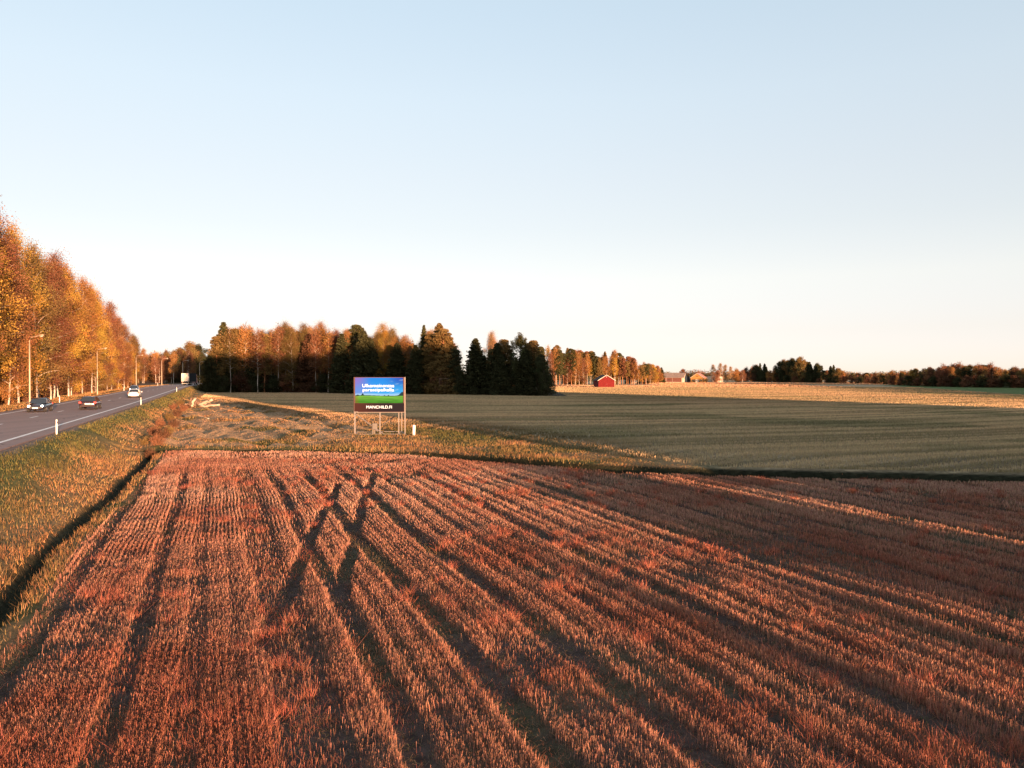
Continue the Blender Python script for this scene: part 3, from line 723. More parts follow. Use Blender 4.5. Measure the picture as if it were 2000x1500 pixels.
# the sunlit wood behind the red barn
tx2 = [1062, 1080, 1095, 1110, 1128, 1146, 1160, 1175, 1190, 1208, 1222, 1236, 1250, 1264, 1275, 1290]; ty2 = [670, 672, 676, 680, 684, 686, 686, 690, 684, 688, 694, 700, 706, 712, 716, 722]
for i in range(88):
    px = trng.uniform(1030, 1272); dy = trng.uniform(0, 50) if i > 26 else trng.uniform(0, 6); 
    if i <= 26: px = 1070 + i * 7.7
    Y = 412 + (px - 1080) * .12 + dy; x = atpx(px, Y)
    py = float(np.interp(px, tx2, ty2)) + trng.uniform(-3, 12) + (8 if i <= 26 and i % 2 else 0)
    kd, cc = [('thin_birch', ORA), ('birch', RUS), ('pine', OLI), ('birch', ORA), ('pine', PGR), ('spruce', OLI), ('thin_birch', YEL), ('pine', RUS)][int(trng.integers(0, 8))]
    tree(kd, x, Y, ztop=ztop(py, Y), col=cc, zone='barnwood' + ('F' if dy < 8 else 'B'), wmul=.85)
for px, py, Y, kd, cc in ((1266, 712, 455, 'oval', OLI), (1252, 718, 440, 'birch', YEL), (1275, 713, 520, 'oval', YEL), (1284, 716, 530, 'oval', ORA), (1292, 717, 540, 'spruce', PGR)):
    tree(kd, atpx(px, Y), Y, ztop=ztop(py, Y), col=cc, zone='farmside')
# trees by the farm
for px, py, Y, kd, cc in ((1333, 722, 640, 'oval', RUS), (1393, 712, 600, 'birch', PALE), (1408, 709, 590, 'birch', PALE), (1416, 712, 600, 'birch', PALE), (1427, 716, 585, 'birch', PALE), (1400, 724, 570, 'thicket', RUS), (1438, 722, 590, 'thicket', ORA), (1450, 722, 560, 'birch', RUS), (1374, 739, 548, 'bush', DGR), (1380, 737, 549, 'bush', DGR)):
    tree(kd, atpx(px, Y), Y, ztop=ztop(py, Y) if kd != 'bush' else None, h=None if kd != 'bush' else 4.2, col=cc, zone='farm', wmul=1.1 if kd != 'bush' else .75)
# long wood on the right
RPX = [1440, 1455, 1468, 1480, 1495, 1505, 1520, 1530, 1545, 1562, 1580, 1595, 1605, 1615, 1627, 1640, 1655, 1700, 1760, 1775, 1785, 1800, 1830, 1850, 1870, 1900, 1930, 1950, 1965, 1985, 2010, 2060]
RPY = [730, 720, 716, 708, 709, 722, 706, 700, 699, 697, 703, 704, 715, 718, 710, 718, 727, 727, 725, 724, 718, 719, 718, 712, 711, 711, 711, 714, 720, 716, 723, 722]
def rbase(px): return float(np.interp(px, [1440, 1500, 1600, 1640, 1700, 1780, 1900, 2060], [640, 590, 522, 495, 465, 375, 330, 305]))
i = 0; px = 1440.0
while px < 2050:
    for row in range(2):
        q = px + trng.uniform(-4, 4); Y = rbase(q) + row * 14 + trng.uniform(0, 8); py = float(np.interp(q, RPX, RPY)) + (trng.uniform(0, 7) if row < 2 else trng.uniform(0, 4)) + (6 if row == 0 and i % 3 == 0 else 0)
        if 1475 < q < 1500 or 1515 < q < 1600 or 1618 < q < 1640: kd, cc = [('oval', DGR), ('spruce', DGR), ('oval', OLI)][int(trng.integers(0, 3))]
        elif q > 1770: kd, cc = [('thicket', RUS), ('birch', ORA), ('oval', OLI), ('pine', DGR), ('birch', YEL), ('birch', DKB)][int(trng.integers(0, 6))]
        else: kd, cc = [('thicket', ORA), ('thin_birch', RUS), ('pine', DGR), ('thicket', DKB)][int(trng.integers(0, 4))]
        tree(kd, atpx(q, Y), Y, ztop=ztop(py, Y), col=cc, zone='right', wmul=.95)
    if i % 2 == 0:
        q = px; Y = rbase(q) - 1.5; tree('thicket', atpx(q, Y), Y, h=trng.uniform(3, 5.5), col=(DGR, DKB, RUS)[i % 3], zone='rightlow', wmul=1.4)
    px += 8.0; i += 1

# far-off wood closing the horizon: one mass of leaves
def far_mass():
    rg = np.random.default_rng(5); P = []; Cc = []
    for px in np.arange(1180, 2120, 2.6):
        Y = rg.uniform(820, 960); x = atpx(px, Y); hh = rg.uniform(6.5, 8.5) + 4 * float(noise(px, 0, 40, 91))
        n = 260; q = rg.normal(0, 1, (n, 3)); P.append(np.stack([x + q[:, 0] * 2.2, Y + q[:, 1] * 2.2, np.clip(hh * .42 + q[:, 2] * hh * .26, 0, hh)], -1))
        c = np.array([DGR, DKB, RUS, OLI, PGR][int(rg.integers(0, 5))]); Cc.append(np.broadcast_to(c, (n, 3)) * rg.uniform(.7, 1.3, (n, 1)))
    for px in np.arange(180, 1200, 3.2):
        Y = rg.uniform(560, 700); x = atpx(px, Y); hh = rg.uniform(9, 13)
        n = 110; q = rg.normal(0, 1, (n, 3)); P.append(np.stack([x + q[:, 0] * 2.2, Y + q[:, 1] * 2.2, np.clip(hh * .42 + q[:, 2] * hh * .26, 0, hh)], -1))
        Cc.append(np.broadcast_to(np.array(DGR), (n, 3)) * rg.uniform(.7, 1.3, (n, 1)))
    P = np.concatenate(P); Cc = np.concatenate(Cc)
    return leaf_mesh('distant_wood', P, .7, Cc, rg)
tag(link('distant_wood', far_mass(), M_straw), 'far-off dark wood closing the horizon behind the farm', kind='stuff')

# the woods to the right of and behind the viewpoint, which shade the middle of the fields
def uv(u, v): return (u * math.cos(R(29)) - v * math.sin(R(29)), u * math.sin(R(29)) + v * math.cos(R(29)))
def off_tree(u, v, kd, h, wm=1.0, cc=DGR):
    x, y = uv(u, v); tree(kd, x, y, h=h, col=cc, zone='off', wmul=wm)
for u in np.arange(33.0, 39, 2.4):
    for row in range(3): off_tree(u + trng.uniform(-.5, .5), -8 - row * 7, 'pine', 26, 1.3)
for u in np.arange(40, 121, 4.2):
    for row in range(3):
        h = 24.6 + trng.uniform(-1.0, 1.0) - 5.0 * max(0, (u - 95) / 25)
        off_tree(u + trng.uniform(-1, 1), -6 - row * 9 + trng.uniform(-2, 2), ('spruce', 'oval')[row % 2], h, 1.25)
for u in np.arange(173, 470, 6.5):
    for row in range(2):
        off_tree(u + trng.uniform(-1, 1), -34 - row * 11, ('spruce', 'oval')[row % 2], float(np.interp(u, [173, 205, 250, 320, 470], [7, 10, 13.5, 17.5, 20])) + trng.uniform(-1, 1), 1.3)
for u in list(np.arange(19.8, 26.2, 1.5)) + list(np.arange(29.4, 37, 1.6)): off_tree(u, -34 + trng.uniform(-1.5, 1.5), 'thicket', trng.uniform(3.7, 4.4), 1.1)
for u in np.arange(13, 19, 3.0): off_tree(u + trng.uniform(-.8, .8), -34 + trng.uniform(-4, 4), 'thicket', trng.uniform(2.3, 3.2), .6)
for u, v, h in ((16.0, -36, 2.8),):
    off_tree(u, v, 'thicket', h, .8)
# ---------------------------------------------------------------- objects
def gz(x, y): return float(ground_z(np.array([x]), np.array([y]))[0])
M_galv = plain('galvanised_steel', (.25, .22, .20), .45, .5, .1, 9)
M_pole = plain('lamp_pole_paint', (.40, .30, .21), .5, .2, .08, 4)
M_glass_lamp = plain('lamp_glass', (.55, .50, .44), .2, 0, .05, 5)
M_dark = plain('dark_metal', (.03, .026, .026), .5, .2)
M_tyre = plain('tyre_rubber', (.022, .021, .021), .85)
M_rim = plain('rim_alloy', (.42, .42, .43), .35, .8)
M_wood = plain('bleached_wood', (.42, .33, .24), .8, 0, .25, 14)
M_woodd = plain('brown_wood', (.15, .09, .06), .85, 0, .3, 14)
def glass_mat():
    m, nt, p = new_mat('window_glass'); p.inputs['Base Color'].default_value = (.02, .025, .03, 1); p.inputs['Roughness'].default_value = .06
    p.inputs['Specular IOR Level'].default_value = .8; return m
M_glass = glass_mat()
def paint(name, col, rough=.3):
    m, nt, p = new_mat(name); p.inputs['Base Color'].default_value = (*col, 1); p.inputs['Roughness'].default_value = rough
    p.inputs['Coat Weight'].default_value = .6; p.inputs['Coat Roughness'].default_value = .08
    no = nt.nodes.new('ShaderNodeTexNoise'); no.inputs['Scale'].default_value = 3; no.inputs['Detail'].default_value = 5
    mr = nt.nodes.new('ShaderNodeMapRange'); mr.inputs['To Min'].default_value = rough * .7; mr.inputs['To Max'].default_value = rough * 1.6
    nt.links.new(no.outputs['Fac'], mr.inputs['Value']); nt.links.new(mr.outputs[0], p.inputs['Roughness']); return m

# street lamps
def solve_y(px, s, lo=60, hi=420):
    for _ in range(50):
        m = (lo + hi) / 2; x, y = roadpt(m, s)
        if 1000 + x / y * F < px: lo = m
        else: hi = m
    return lo
def street_lamp(Y, label):
    x, y = roadpt(Y, -8.2); z = gz(x, y); th = math.atan(float(road_slope(Y)))
    o = empty('street_lamp', (x, y, z), th); tag(o, label, 'street lamp', 'street lamps along the road')   # local +x points across the road
    H = 9.5
    mb = MB(); mb.tube([(0, 0, -.3), (0, 0, .9), (0, 0, 1.0), (0, 0, 5), (0, 0, H - .7)], [.15, .15, .125, .105, .08], 10); mb.build('pole', M_pole, o, True)
    mb = MB(); mb.tube([(0, 0, H - .72), (.02, 0, H - .35), (.16, 0, H - .05), (.45, 0, H + .12), (1.0, 0, H + .2), (1.75, 0, H + .28)], [.08, .075, .07, .062, .055, .05], 8); mb.build('arm', M_pole, o, True)
    mb = MB(); mb.tube([(1.65, 0, H + .27), (1.8, 0, H + .29), (2.2, 0, H + .33), (2.5, 0, H + .35), (2.62, 0, H + .36)], [.06, .12, .15, .12, .05], 10)
    hd = mb.build('lamp_head', M_pole, o, True); hd.scale = (1, 1.3, 1)
    mb = MB(); mb.tube([(1.9, 0, H + .22), (2.2, 0, H + .2), (2.5, 0, H + .25)], [.05, .10, .05], 8); mb.build('lamp_glass', M_glass_lamp, hd, True)
    return o
for px, lb in ((58, 'nearest, tallest looking street lamp, at the verge behind the dark oncoming car'), (190, 'second street lamp from the left edge, behind the dark red car'),
               (266, 'third street lamp, standing behind the white car'), (316, 'fourth street lamp, lit on top against the shaded trees'),
               (357, 'fifth street lamp in shade, just left of the lorry'), (390, 'farthest street lamp in shade, right of the lorry at the bend')):
    street_lamp(solve_y(px, -8.2), lb)

# roadside marker posts
M_white = plain('white_plastic', (.78, .74, .68), .5, 0, .05)
def marker(x, y, label, h=1.0, lean=0):
    o = empty('marker_post', (x, y, gz(x, y)), R(20)); o.rotation_euler[1] = lean
    tag(o, label, 'marker post', 'white marker posts along the road')
    mb = MB(); r = .06
    for z0, z1 in ((-.15, h * .74), (h * .86, h)):
        mb.tube([(0, 0, z0), (0, 0, z1)], [r, r * (.98 if z1 < h else .8)], 7)
    mb.build('post', M_white, o, True, bevel=.008)
    mb = MB(); mb.tube([(0, 0, h * .74), (0, 0, h * .86)], [r * 1.03, r * 1.03], 7); bd = mb.build('band', M_dark, o, True)
    mb = MB(); mb.box(-.03, .03, -r * 1.15, -r * .95, h * .76, h * .84); mb.build('reflector', M_white, bd)
for px, s, lb in ((110, 5.95, 'white marker post on the near grass verge, closest to the viewer'), (259, 5.95, None), (345, 5.95, 'small white marker post where the near verge enters the shade'),
                  (116, -5.9, 'white marker post on the far verge, between the two dark cars'), (242, -5.9, 'white marker post on the far verge, left of the white car'), (308, -5.9, 'tiny white marker post on the far verge beside the fourth street lamp')):
    if lb is None: px, lb = 275, 'white marker post on the near verge just right of the white car'
    x, y = roadpt(solve_y(px, s, 30), s); marker(x, y, lb)

# cars
def car(Y, s, facing, col, label, hatch=False, lights=False, rough=.3, name='parked', brake=False):
    x, y = roadpt(Y, s); th = math.atan(float(road_slope(Y)))       # road heading is +y rotated by -slope angle
    rz = -th * -1 if False else math.atan2(-float(road_slope(Y)), 1)
    if facing: rz += math.pi
    o = empty('car', (x, y, float(road_z(Y)) - .02 * abs(s) * .5 + .003), rz); tag(o, label, 'car', 'cars driving on the road')
    P = paint('car_paint', col, rough)
    # body: lofted cross-sections (y, bottom, top, half width)
    st = [(-2.18, .42, .72, .70), (-2.12, .30, .92 if not hatch else .95, .80), (-1.95, .24, .98, .86), (-1.5, .22, .99, .89), (-.6, .2, .95, .90), (.5, .2, .93, .90), (1.1, .2, .90, .89), (1.7, .22, .80, .86), (2.05, .26, .70, .80), (2.2, .36, .58, .68)]
    mb = MB(); vs = []; n = 12
    for (yy, zb, zt, hw) in st:
        zm = (zb + zt) / 2; hh = (zt - zb) / 2
        for k in range(n):
            a = 2 * math.pi * (k + .5) / n; cx, cz = math.cos(a), math.sin(a); p = 3.6
            r = (abs(cx) ** p + abs(cz) ** p) ** (-1 / p)
            vs.append((hw * cx * r, yy, zm + hh * cz * r))
    fs = [(i * n + k, (i + 1) * n + k, (i + 1) * n + (k + 1) % n, i * n + (k + 1) % n) for i in range(len(st) - 1) for k in range(n)]
    fs += [tuple(range(n)), tuple((len(st) - 1) * n + k for k in range(n))[::-1]]
    mb.add(vs, fs); mb.build('body', P, o, True)
    rb = -1.98 if hatch else -1.75; rt = -1.55 if hatch else -1.05
    B = [(-.80, rb), (.80, rb), (.80, 1.12), (-.80, 1.12)]; T = [(-.60, rt), (.60, rt), (.60, .30), (-.60, .30)]; zb, zt = .90, 1.38
    mb = MB(); mb.add([(a, b, zb) for a, b in B] + [(a, b, zt) for a, b in T], [(0, 1, 5, 4), (1, 2, 6, 5), (2, 3, 7, 6), (3, 0, 4, 7)]); gl = mb.build('windows', M_glass, o)
    mb = MB(); rs = []
    for i, (yy, z, hw) in enumerate(((rt - .06, zt - .01, .58), (rt + .1, zt + .05, .60), (-.6, zt + .075, .61), (.15, zt + .05, .60), (.36, zt - .015, .58))):
        rs += [(-hw, yy, z - .03), (-hw * .8, yy, z + .01), (hw * .8, yy, z + .01), (hw, yy, z - .03)]
    mb.add(rs, [(4 * i + k, 4 * i + k + 1, 4 * i + 5 + k, 4 * i + 4 + k) for i in range(4) for k in range(3)]); mb.build('roof', P, o, True)
    mb = MB()
    for (a, b), (c, d) in zip(B, T): mb.bar((a, b, zb), (c, d, zt), .045)
    for sx in (-1, 1): mb.bar((sx * .81, -.45, zb), (sx * .61, -.5, zt), .045)
    mb.build('pillars', P, o)
    for yw in (-1.35, 1.35):
        for sx in (-1, 1):
            t = MB(); t.tube([(sx * .62, yw, .32), (sx * .70, yw, .32), (sx * .88, yw, .32), (sx * .915, yw, .32)], [.28, .325, .325, .28], 20); w = t.build('wheel', M_tyre, o, False)
            t = MB(); t.tube([(sx * .90, yw, .32), (sx * .925, yw, .32)], [.20, .19], 14); t.build('rim', M_rim, w)
    E = emit('headlight_glow', (1.0, .9, .72), 3.5 if lights else 0)
    Lm = E if lights else plain('headlight_lens', (.6, .6, .6), .15)
    for sx in (-1, 1):
        t = MB(); t.tube([(sx * .60, 2.0, .62), (sx * .60, 2.17, .62)], [.12, .10], 12); t.build('headlight', Lm, o, True)
        t = MB(); t.box(sx * .74 - .12, sx * .74 + .12, -2.175, -2.0, .72, .90); t.build('tail_light', emit('tail_glow', (1, .04, .02), .35) if brake else plain('tail_lens', (.30, .012, .01), .25), o, bevel=.02)
        t = MB(); t.box(sx * .98 - .09, sx * .98 + .09, .72, .85, .88, 1.02); t.build('mirror', P, o, bevel=.03)
    t = MB(); t.box(-.26, .26, 2.19, 2.23, .38, .50); t.build('number_plate', M_white, o)
    t = MB(); t.box(-.26, .26, -2.21, -2.16, .60, .72) ; t.build('number_plate', M_white, o)
    t = MB(); t.box(-.55, .55, 2.13, 2.215, .40, .56); t.build('grille', M_dark, o, bevel=.01)
    t = MB(); t.box(-.78, .78, -2.23, -2.0, .34, .50); t.build('rear_bumper', P, o, bevel=.05)
    return o
car(83.0, -2.1, True, (.018, .016, .022), 'dark car coming towards the viewer with headlights on, nearest the left edge', lights=True)
car(87.5, 2.0, False, (.02, .006, .007), 'dark red hatchback driving away with its tail lights facing the viewer', hatch=True, brake=True)
car(129.5, 2.0, False, (.72, .68, .62), 'white car driving away in the near lane below the third street lamp')
car(166, -2.1, True, (.05, .055, .07), 'small grey car with lit headlights, half hidden behind the white car', lights=True)

# articulated lorry
def lorry():
    Y = 254; x, y = roadpt(Y, 2.0); rz = math.atan2(-float(road_slope(Y)), 1) - R(4)
    o = empty('lorry', (x, y, float(road_z(Y)) - .02), rz); tag(o, 'box lorry with pale rear doors driving away into the shade at the bend', 'lorry')
    side = plain('trailer_side', (.015, .015, .02), .9, spec=.1); rear = plain('trailer_rear', (.72, .68, .60), .5, .1, .1, 2)
    m = MB(); m.box(-1.25, 1.25, .06, 11.5, 1.15, 4.0); m.build('trailer_box', side, o, bevel=.03)
    for sx in (-1, 1):
        m = MB(); m.box(min(sx * .02, sx * 1.2), max(sx * .02, sx * 1.2), 0, .06, 1.2, 3.95); d = m.build('rear_door', rear, o, bevel=.01)
        m = MB()
        for q in (.35, .85): m.bar((sx * q, -.03, 1.2), (sx * q, -.03, 3.9), .03)
        m.build('door_bar', M_galv, d)
    m = MB(); m.box(-1.25, 1.25, 0, .12, .95, 1.14); m.build('rear_frame', M_dark, o)
    m = MB(); m.box(-1.15, 1.15, -.05, .07, .45, .60); m.box(-.9, -.8, 0, .1, .6, .95); m.box(.8, .9, 0, .1, .6, .95); m.build('bumper_bar', rear, o, bevel=.02)
    for sx in (-1, 1):
        m = MB(); m.box(sx * 1.0 - .15, sx * 1.0 + .15, -.03, 0, .97, 1.11); m.build('tail_light', plain('lorry_tail_lens', (.4, .02, .01), .3), o)
    for yy in (1.6, 2.9, 4.2, 10.8, 14.2):
        for sx in (-1, 1):
            m = MB(); m.tube([(sx * .75, yy, .5), (sx * .8, yy, .5), (sx * 1.15, yy, .5), (sx * 1.2, yy, .5)], [.45, .5, .5, .45], 18); w = m.build('wheel', M_tyre, o)
            m = MB(); m.tube([(sx * 1.19, yy, .5), (sx * 1.215, yy, .5)], [.3, .28], 14); m.build('rim', M_rim, w)
    m = MB(); m.box(-.5, .5, .3, 14.6, .75, 1.12); m.build('chassis', M_dark, o)
    m = MB(); m.add([(-1.2, 12.4, .6), (1.2, 12.4, .6), (1.2, 14.9, .6), (-1.2, 14.9, .6), (-1.2, 12.4, 3.6), (1.2, 12.4, 3.6), (1.2, 14.5, 3.3), (-1.2, 14.5, 3.3)], [(0, 3, 2, 1), (4, 5, 6, 7), (0, 1, 5, 4), (1, 2, 6, 5), (2, 3, 7, 6), (3, 0, 4, 7)])
    cb = m.build('cab', plain('cab_paint', (.25, .03, .03), .35), o, bevel=.08)
    m = MB(); m.box(1.2, 1.215, 13.2, 14.2, 1.9, 2.7); m.build('cab_window', M_glass, cb)
    m = MB(); m.box(1.16, 1.2, 4.9, 10.0, .45, 1.1); m.build('side_skirt', plain('skirt_red', (.16, .02, .02), .5), o)
lorry()

# ---------------------------------------------------------------- billboard
def vcol_emit(name, strength):
    m = bpy.data.materials.new(name); m.use_nodes = True; nt = m.node_tree; p = nt.nodes['Principled BSDF']
    at = nt.nodes.new('ShaderNodeAttribute'); at.attribute_name = 'col'
    nt.links.new(at.outputs['Color'], p.inputs['Emission Color']); p.inputs['Emission Strength'].default_value = strength
    p.inputs['Base Color'].default_value = (.004, .004, .004, 1); p.inputs['Roughness'].default_value = .6; p.inputs['Specular IOR Level'].default_value = .05
    return m
def billboard():
    Yb = 72.0; x0 = atpx(690.9, Yb); k = .00416; zb0 = 5.504
    o = empty('billboard', (x0 + 2.4, Yb, gz(x0 + 2.4, Yb))); tag(o, 'lit advertising screen showing a green meadow, raised on a steel frame in the field', 'billboard')
    ox = x0 + 2.4; oz = o.location.z
    X_ = lambda zx: (zx - 10) * k - 2.4
    Z_ = lambda zy: zb0 - zy * k - oz
    cabm = plain('screen_case', (.075, .032, .026), .5, .1, .1, 3)
    m = MB(); m.box(X_(22), X_(1150), .0, .30, Z_(806), Z_(20)); m.build('screen_case', cabm, o, bevel=.01)
    # picture shown on the screen
    nxp, nzp = 260, 140; u = np.linspace(0, 1, nxp); v = np.linspace(0, 1, nzp); U, Vv = np.meshgrid(u, v)
    sx0, sx1, sz0, sz1 = X_(42), X_(1127), Z_(602), Z_(32)
    P = np.stack([sx0 + U * (sx1 - sx0), np.full_like(U, -.006), sz0 + Vv * (sz1 - sz0)], -1).reshape(-1, 3)
    L3 = lambda *c: np.array(srgb(*c))
    hz = .285 + .012 * np.sin(U * 7); t = np.clip((Vv - hz) / (1 - hz), 0, 1)
    top = mixc(mixc(np.broadcast_to(L3(150, 120, 205), U.shape + (3,)), np.broadcast_to(L3(0, 145, 240), U.shape + (3,)), sstep(0, .35, U)), np.broadcast_to(L3(20, 85, 195), U.shape + (3,)), sstep(.55, 1, U))
    low = np.broadcast_to(L3(195, 228, 250), U.shape + (3,)); mid = mixc(np.broadcast_to(L3(105, 150, 230), U.shape + (3,)), np.broadcast_to(L3(40, 175, 245), U.shape + (3,)), sstep(.05, .45, U))
    sk = mixc(low, mid, sstep(0, .2, t)); sk = mixc(sk, top, sstep(.25, .95, t))
    cl = sstep(.55, .75, noise(U * 8, Vv * 14 - U * 3, 1, 301, 3)) * sstep(.6, .8, U) * .35; sk = mixc(sk, np.broadcast_to(L3(200, 225, 250), U.shape + (3,)), cl)
    gr = mixc(np.broadcast_to(L3(45, 140, 25), U.shape + (3,)), np.broadcast_to(L3(140, 200, 70), U.shape + (3,)), np.clip(Vv / .28, 0, 1) * .8 + .3 * (noise(U * 7, Vv * 46, 1, 302, 3) - .5))
    gr = gr * (.65 + .7 * noise(U * 6, Vv * 38, 1, 303, 2))[..., None]
    gr = mixc(gr, np.broadcast_to(L3(150, 90, 30), U.shape + (3,)), .55 * (1 - sstep(0, .12, U)))
    img = np.where((Vv > hz)[..., None], sk, gr)
    trh = hz + .015 + .075 * np.exp(-((U - .155) / .022) ** 2) + .13 * np.exp(-(np.maximum(0, .975 - U) / .055) ** 2) * (U > .86) + .03 * np.exp(-((U - .61) / .012) ** 2) + .03 * np.exp(-((U - .69) / .015) ** 2) + .03 * np.exp(-((U - .05) / .03) ** 2)
    img = np.where(((Vv > hz - .004) & (Vv < trh))[..., None], L3(15, 60, 65), img)
    band = 1 - .8 * (sstep(.985, 1, U)); img = img * band[..., None]
    i = (np.arange(nzp - 1)[:, None] * nxp + np.arange(nxp - 1)[None, :]).ravel()
    me = np_mesh('picture', P, 4, np.stack([i, i + 1, i + nxp + 1, i + nxp], -1), img.reshape(-1, 3))
    pic = link('picture', me, vcol_emit('screen_picture', .25), o)
    # dark band under the picture
    U2, V2 = np.meshgrid(np.linspace(0, 1, 30), np.linspace(0, 1, 6))
    P = np.stack([X_(30) + U2 * (X_(1144) - X_(30)), np.full_like(U2, -.006), Z_(798) + V2 * (Z_(604) - Z_(798))], -1).reshape(-1, 3)
    cc = mixc(np.broadcast_to(L3(118, 52, 38), U2.shape + (3,)), np.broadcast_to(L3(52, 34, 40), U2.shape + (3,)), sstep(0, .6, U2)).reshape(-1, 3)
    i = (np.arange(5)[:, None] * 30 + np.arange(29)[None, :]).ravel()
    bd = link('name_band', np_mesh('name_band', P, 4, np.stack([i, i + 1, i + 31, i + 30], -1), cc), vcol_emit('screen_band', .2), o)
    white = emit('screen_text', (1, 1, 1), .21)
    def text(body, zx0, zx1, zbase, cap, parent, off, name):
        cu = bpy.data.curves.new(name, 'FONT'); cu.body = body; cu.size = 1; cu.offset = off; cu.extrude = .0; cu.align_x = 'LEFT'
        t = bpy.data.objects.new(name, cu); COL.objects.link(t); dg = bpy.context.evaluated_depsgraph_get(); dg.update()
        me = bpy.data.meshes.new_from_object(t.evaluated_get(dg)); bpy.data.objects.remove(t); me.name = name
        co = np.zeros(len(me.vertices) * 3, np.float32); me.vertices.foreach_get('co', co); co = co.reshape(-1, 3)
        x_0, x_1 = co[:, 0].min(), co[:, 0].max(); W = X_(zx1) - X_(zx0)
        out = np.zeros_like(co); out[:, 0] = X_(zx0) + (co[:, 0] - x_0) / (x_1 - x_0) * W; out[:, 1] = -.018; out[:, 2] = Z_(zbase) + co[:, 1] / .70 * cap
        me.vertices.foreach_set('co', out.ravel()); me.update(); link(name, me, white, parent)
    text('Ulkomainontaa', 205, 922, 245, .305, pic, -.003, 'slogan_line')
    text('paraatipaikalla', 214, 916, 336, .285, pic, -.003, 'slogan_line')
    text('MANCHILD.FI', 294, 868, 724, .265, bd, .0, 'web_address')
    # steel frame
    def post(name, zx0, zx1, zy0, zy1, y0, y1, mat=M_galv):
        m = MB(); m.box(X_(zx0), X_(zx1), y0, y1, Z_(zy1), Z_(zy0)); m.build(name, mat, o, bevel=.006)
    post('side_post', 1151, 1172, 18, 1375, .02, .14)
    post('side_post', 8, 20, 18, 806, .02, .14, cabm)
    post('leg', 14, 42, 812, 1330, .05, .20); post('leg', 584, 608, 812, 1385, .02, .14); post('leg', 545, 568, 808, 1340, .9, 1.02, M_dark); post('leg', 562, 580, 808, 1340, .35, .45)
    post('leg', 1002, 1020, 812, 1350, .3, .42); post('leg', 1040, 1056, 812, 1290, 1.2, 1.3)
    post('cross_beam', 8, 100, 795, 818, -.03, .12); post('cross_beam', 100, 1090, 808, 822, .05, .16); post('cross_beam', 1090, 1170, 800, 818, .05, .18)
    post('base_beam', 42, 1092, 1296, 1312, .0, .1); post('base_beam', 640, 1002, 1262, 1274, 1.2, 1.3); post('base_beam', 42, 420, 1274, 1284, 1.2, 1.3)
    m = MB(); m.bar((X_(40), .02, Z_(850)), (X_(680), .02, Z_(1305)), .075); m.build('diagonal_brace', M_galv, o)
    m = MB(); m.bar((X_(612), .9, Z_(1118)), (X_(890), .9, Z_(915)), .045); m.build('diagonal_brace', M_galv, o)
    m = MB(); m.bar((X_(800), .88, Z_(980)), (X_(890), .88, Z_(912)), .09); m.build('brace_clamp', M_dark, o)
    for a, b in ((1010, .36), (590, .1), (30, .12)):
        m = MB(); m.bar((X_(a), b, Z_(1306)), (X_(a) + .05, 1.3, Z_(1268)), .06); m.build('base_beam', M_galv, o)
    post('cabinet', 432, 540, 1062, 1190, -.12, .16, plain('cabinet_grey', (.13, .115, .10), .6)); post('cabinet_leg', 434, 448, 1191, 1335, -.08, .0); post('cabinet_leg', 478, 492, 1191, 1350, -.1, -.04)
    m = MB(); m.bar((X_(500), -.14, Z_(1190)), (X_(550), -.14, Z_(1240)), .09); m.build('cable_duct', M_galv, o)
    post('foot_block', 1150, 1215, 1320, 1380, -.15, .35, plain('concrete', (.42, .39, .35), .9)); 
    m = MB(); m.bar((X_(1060), .8, Z_(1262)), (X_(1190), .1, Z_(1340)), .1); m.build('foot_brace', M_galv, o)
billboard()
x, y = atpx(808, 71.0), 71.0
o = empty('cable_post', (x, y, gz(x, y)), .3); o.rotation_euler[1] = R(1.5); tag(o, 'thick white post standing in the grass right of the billboard', 'post')
m = MB(); m.tube([(0, 0, -.2), (0, 0, .93), (0, 0, .99)], [.135, .135, .11], 14); m.build('post_body', M_white, o, True)
m = MB(); m.tube([(0, 0, .99), (0, 0, 1.01)], [.115, .09], 14); m.build('cap', M_white, o, True)

# ---------------------------------------------------------------- buildings
def boards(name, col, scale=9, rough=.8, var=.25, horizontal=False):
    """painted boarding: narrow seams as bump and slightly uneven paint"""
    m, nt, p = new_mat(name); p.inputs['Roughness'].default_value = rough
    tc = nt.nodes.new('ShaderNodeTexCoord'); wv = nt.nodes.new('ShaderNodeTexWave'); wv.wave_type = 'BANDS'; wv.bands_direction = 'Z' if horizontal else 'X'; wv.inputs['Scale'].default_value = scale * .31; wv.inputs['Distortion'].default_value = .4
    no = nt.nodes.new('ShaderNodeTexNoise'); no.inputs['Scale'].default_value = 1.6; no.inputs['Detail'].default_value = 6
    cr = nt.nodes.new('ShaderNodeValToRGB'); cr.color_ramp.elements[0].position = .3; cr.color_ramp.elements[1].position = .7
    cr.color_ramp.elements[0].color = (*[c * (1 - var) for c in col], 1); cr.color_ramp.elements[1].color = (*[min(1, c * (1 + var)) for c in col], 1); p.inputs['Specular IOR Level'].default_value = .15
    b = nt.nodes.new('ShaderNodeBump'); b.inputs['Strength'].default_value = .6; b.inputs['Distance'].default_value = .04
    for q in (wv, no): nt.links.new(tc.outputs['Object'], q.inputs['Vector'])
    nt.links.new(no.outputs['Fac'], cr.inputs[0]); nt.links.new(cr.outputs[0], p.inputs['Base Color']); nt.links.new(wv.outputs['Fac'], b.inputs['Height']); nt.links.new(b.outputs[0], p.inputs['Normal'])
    return m
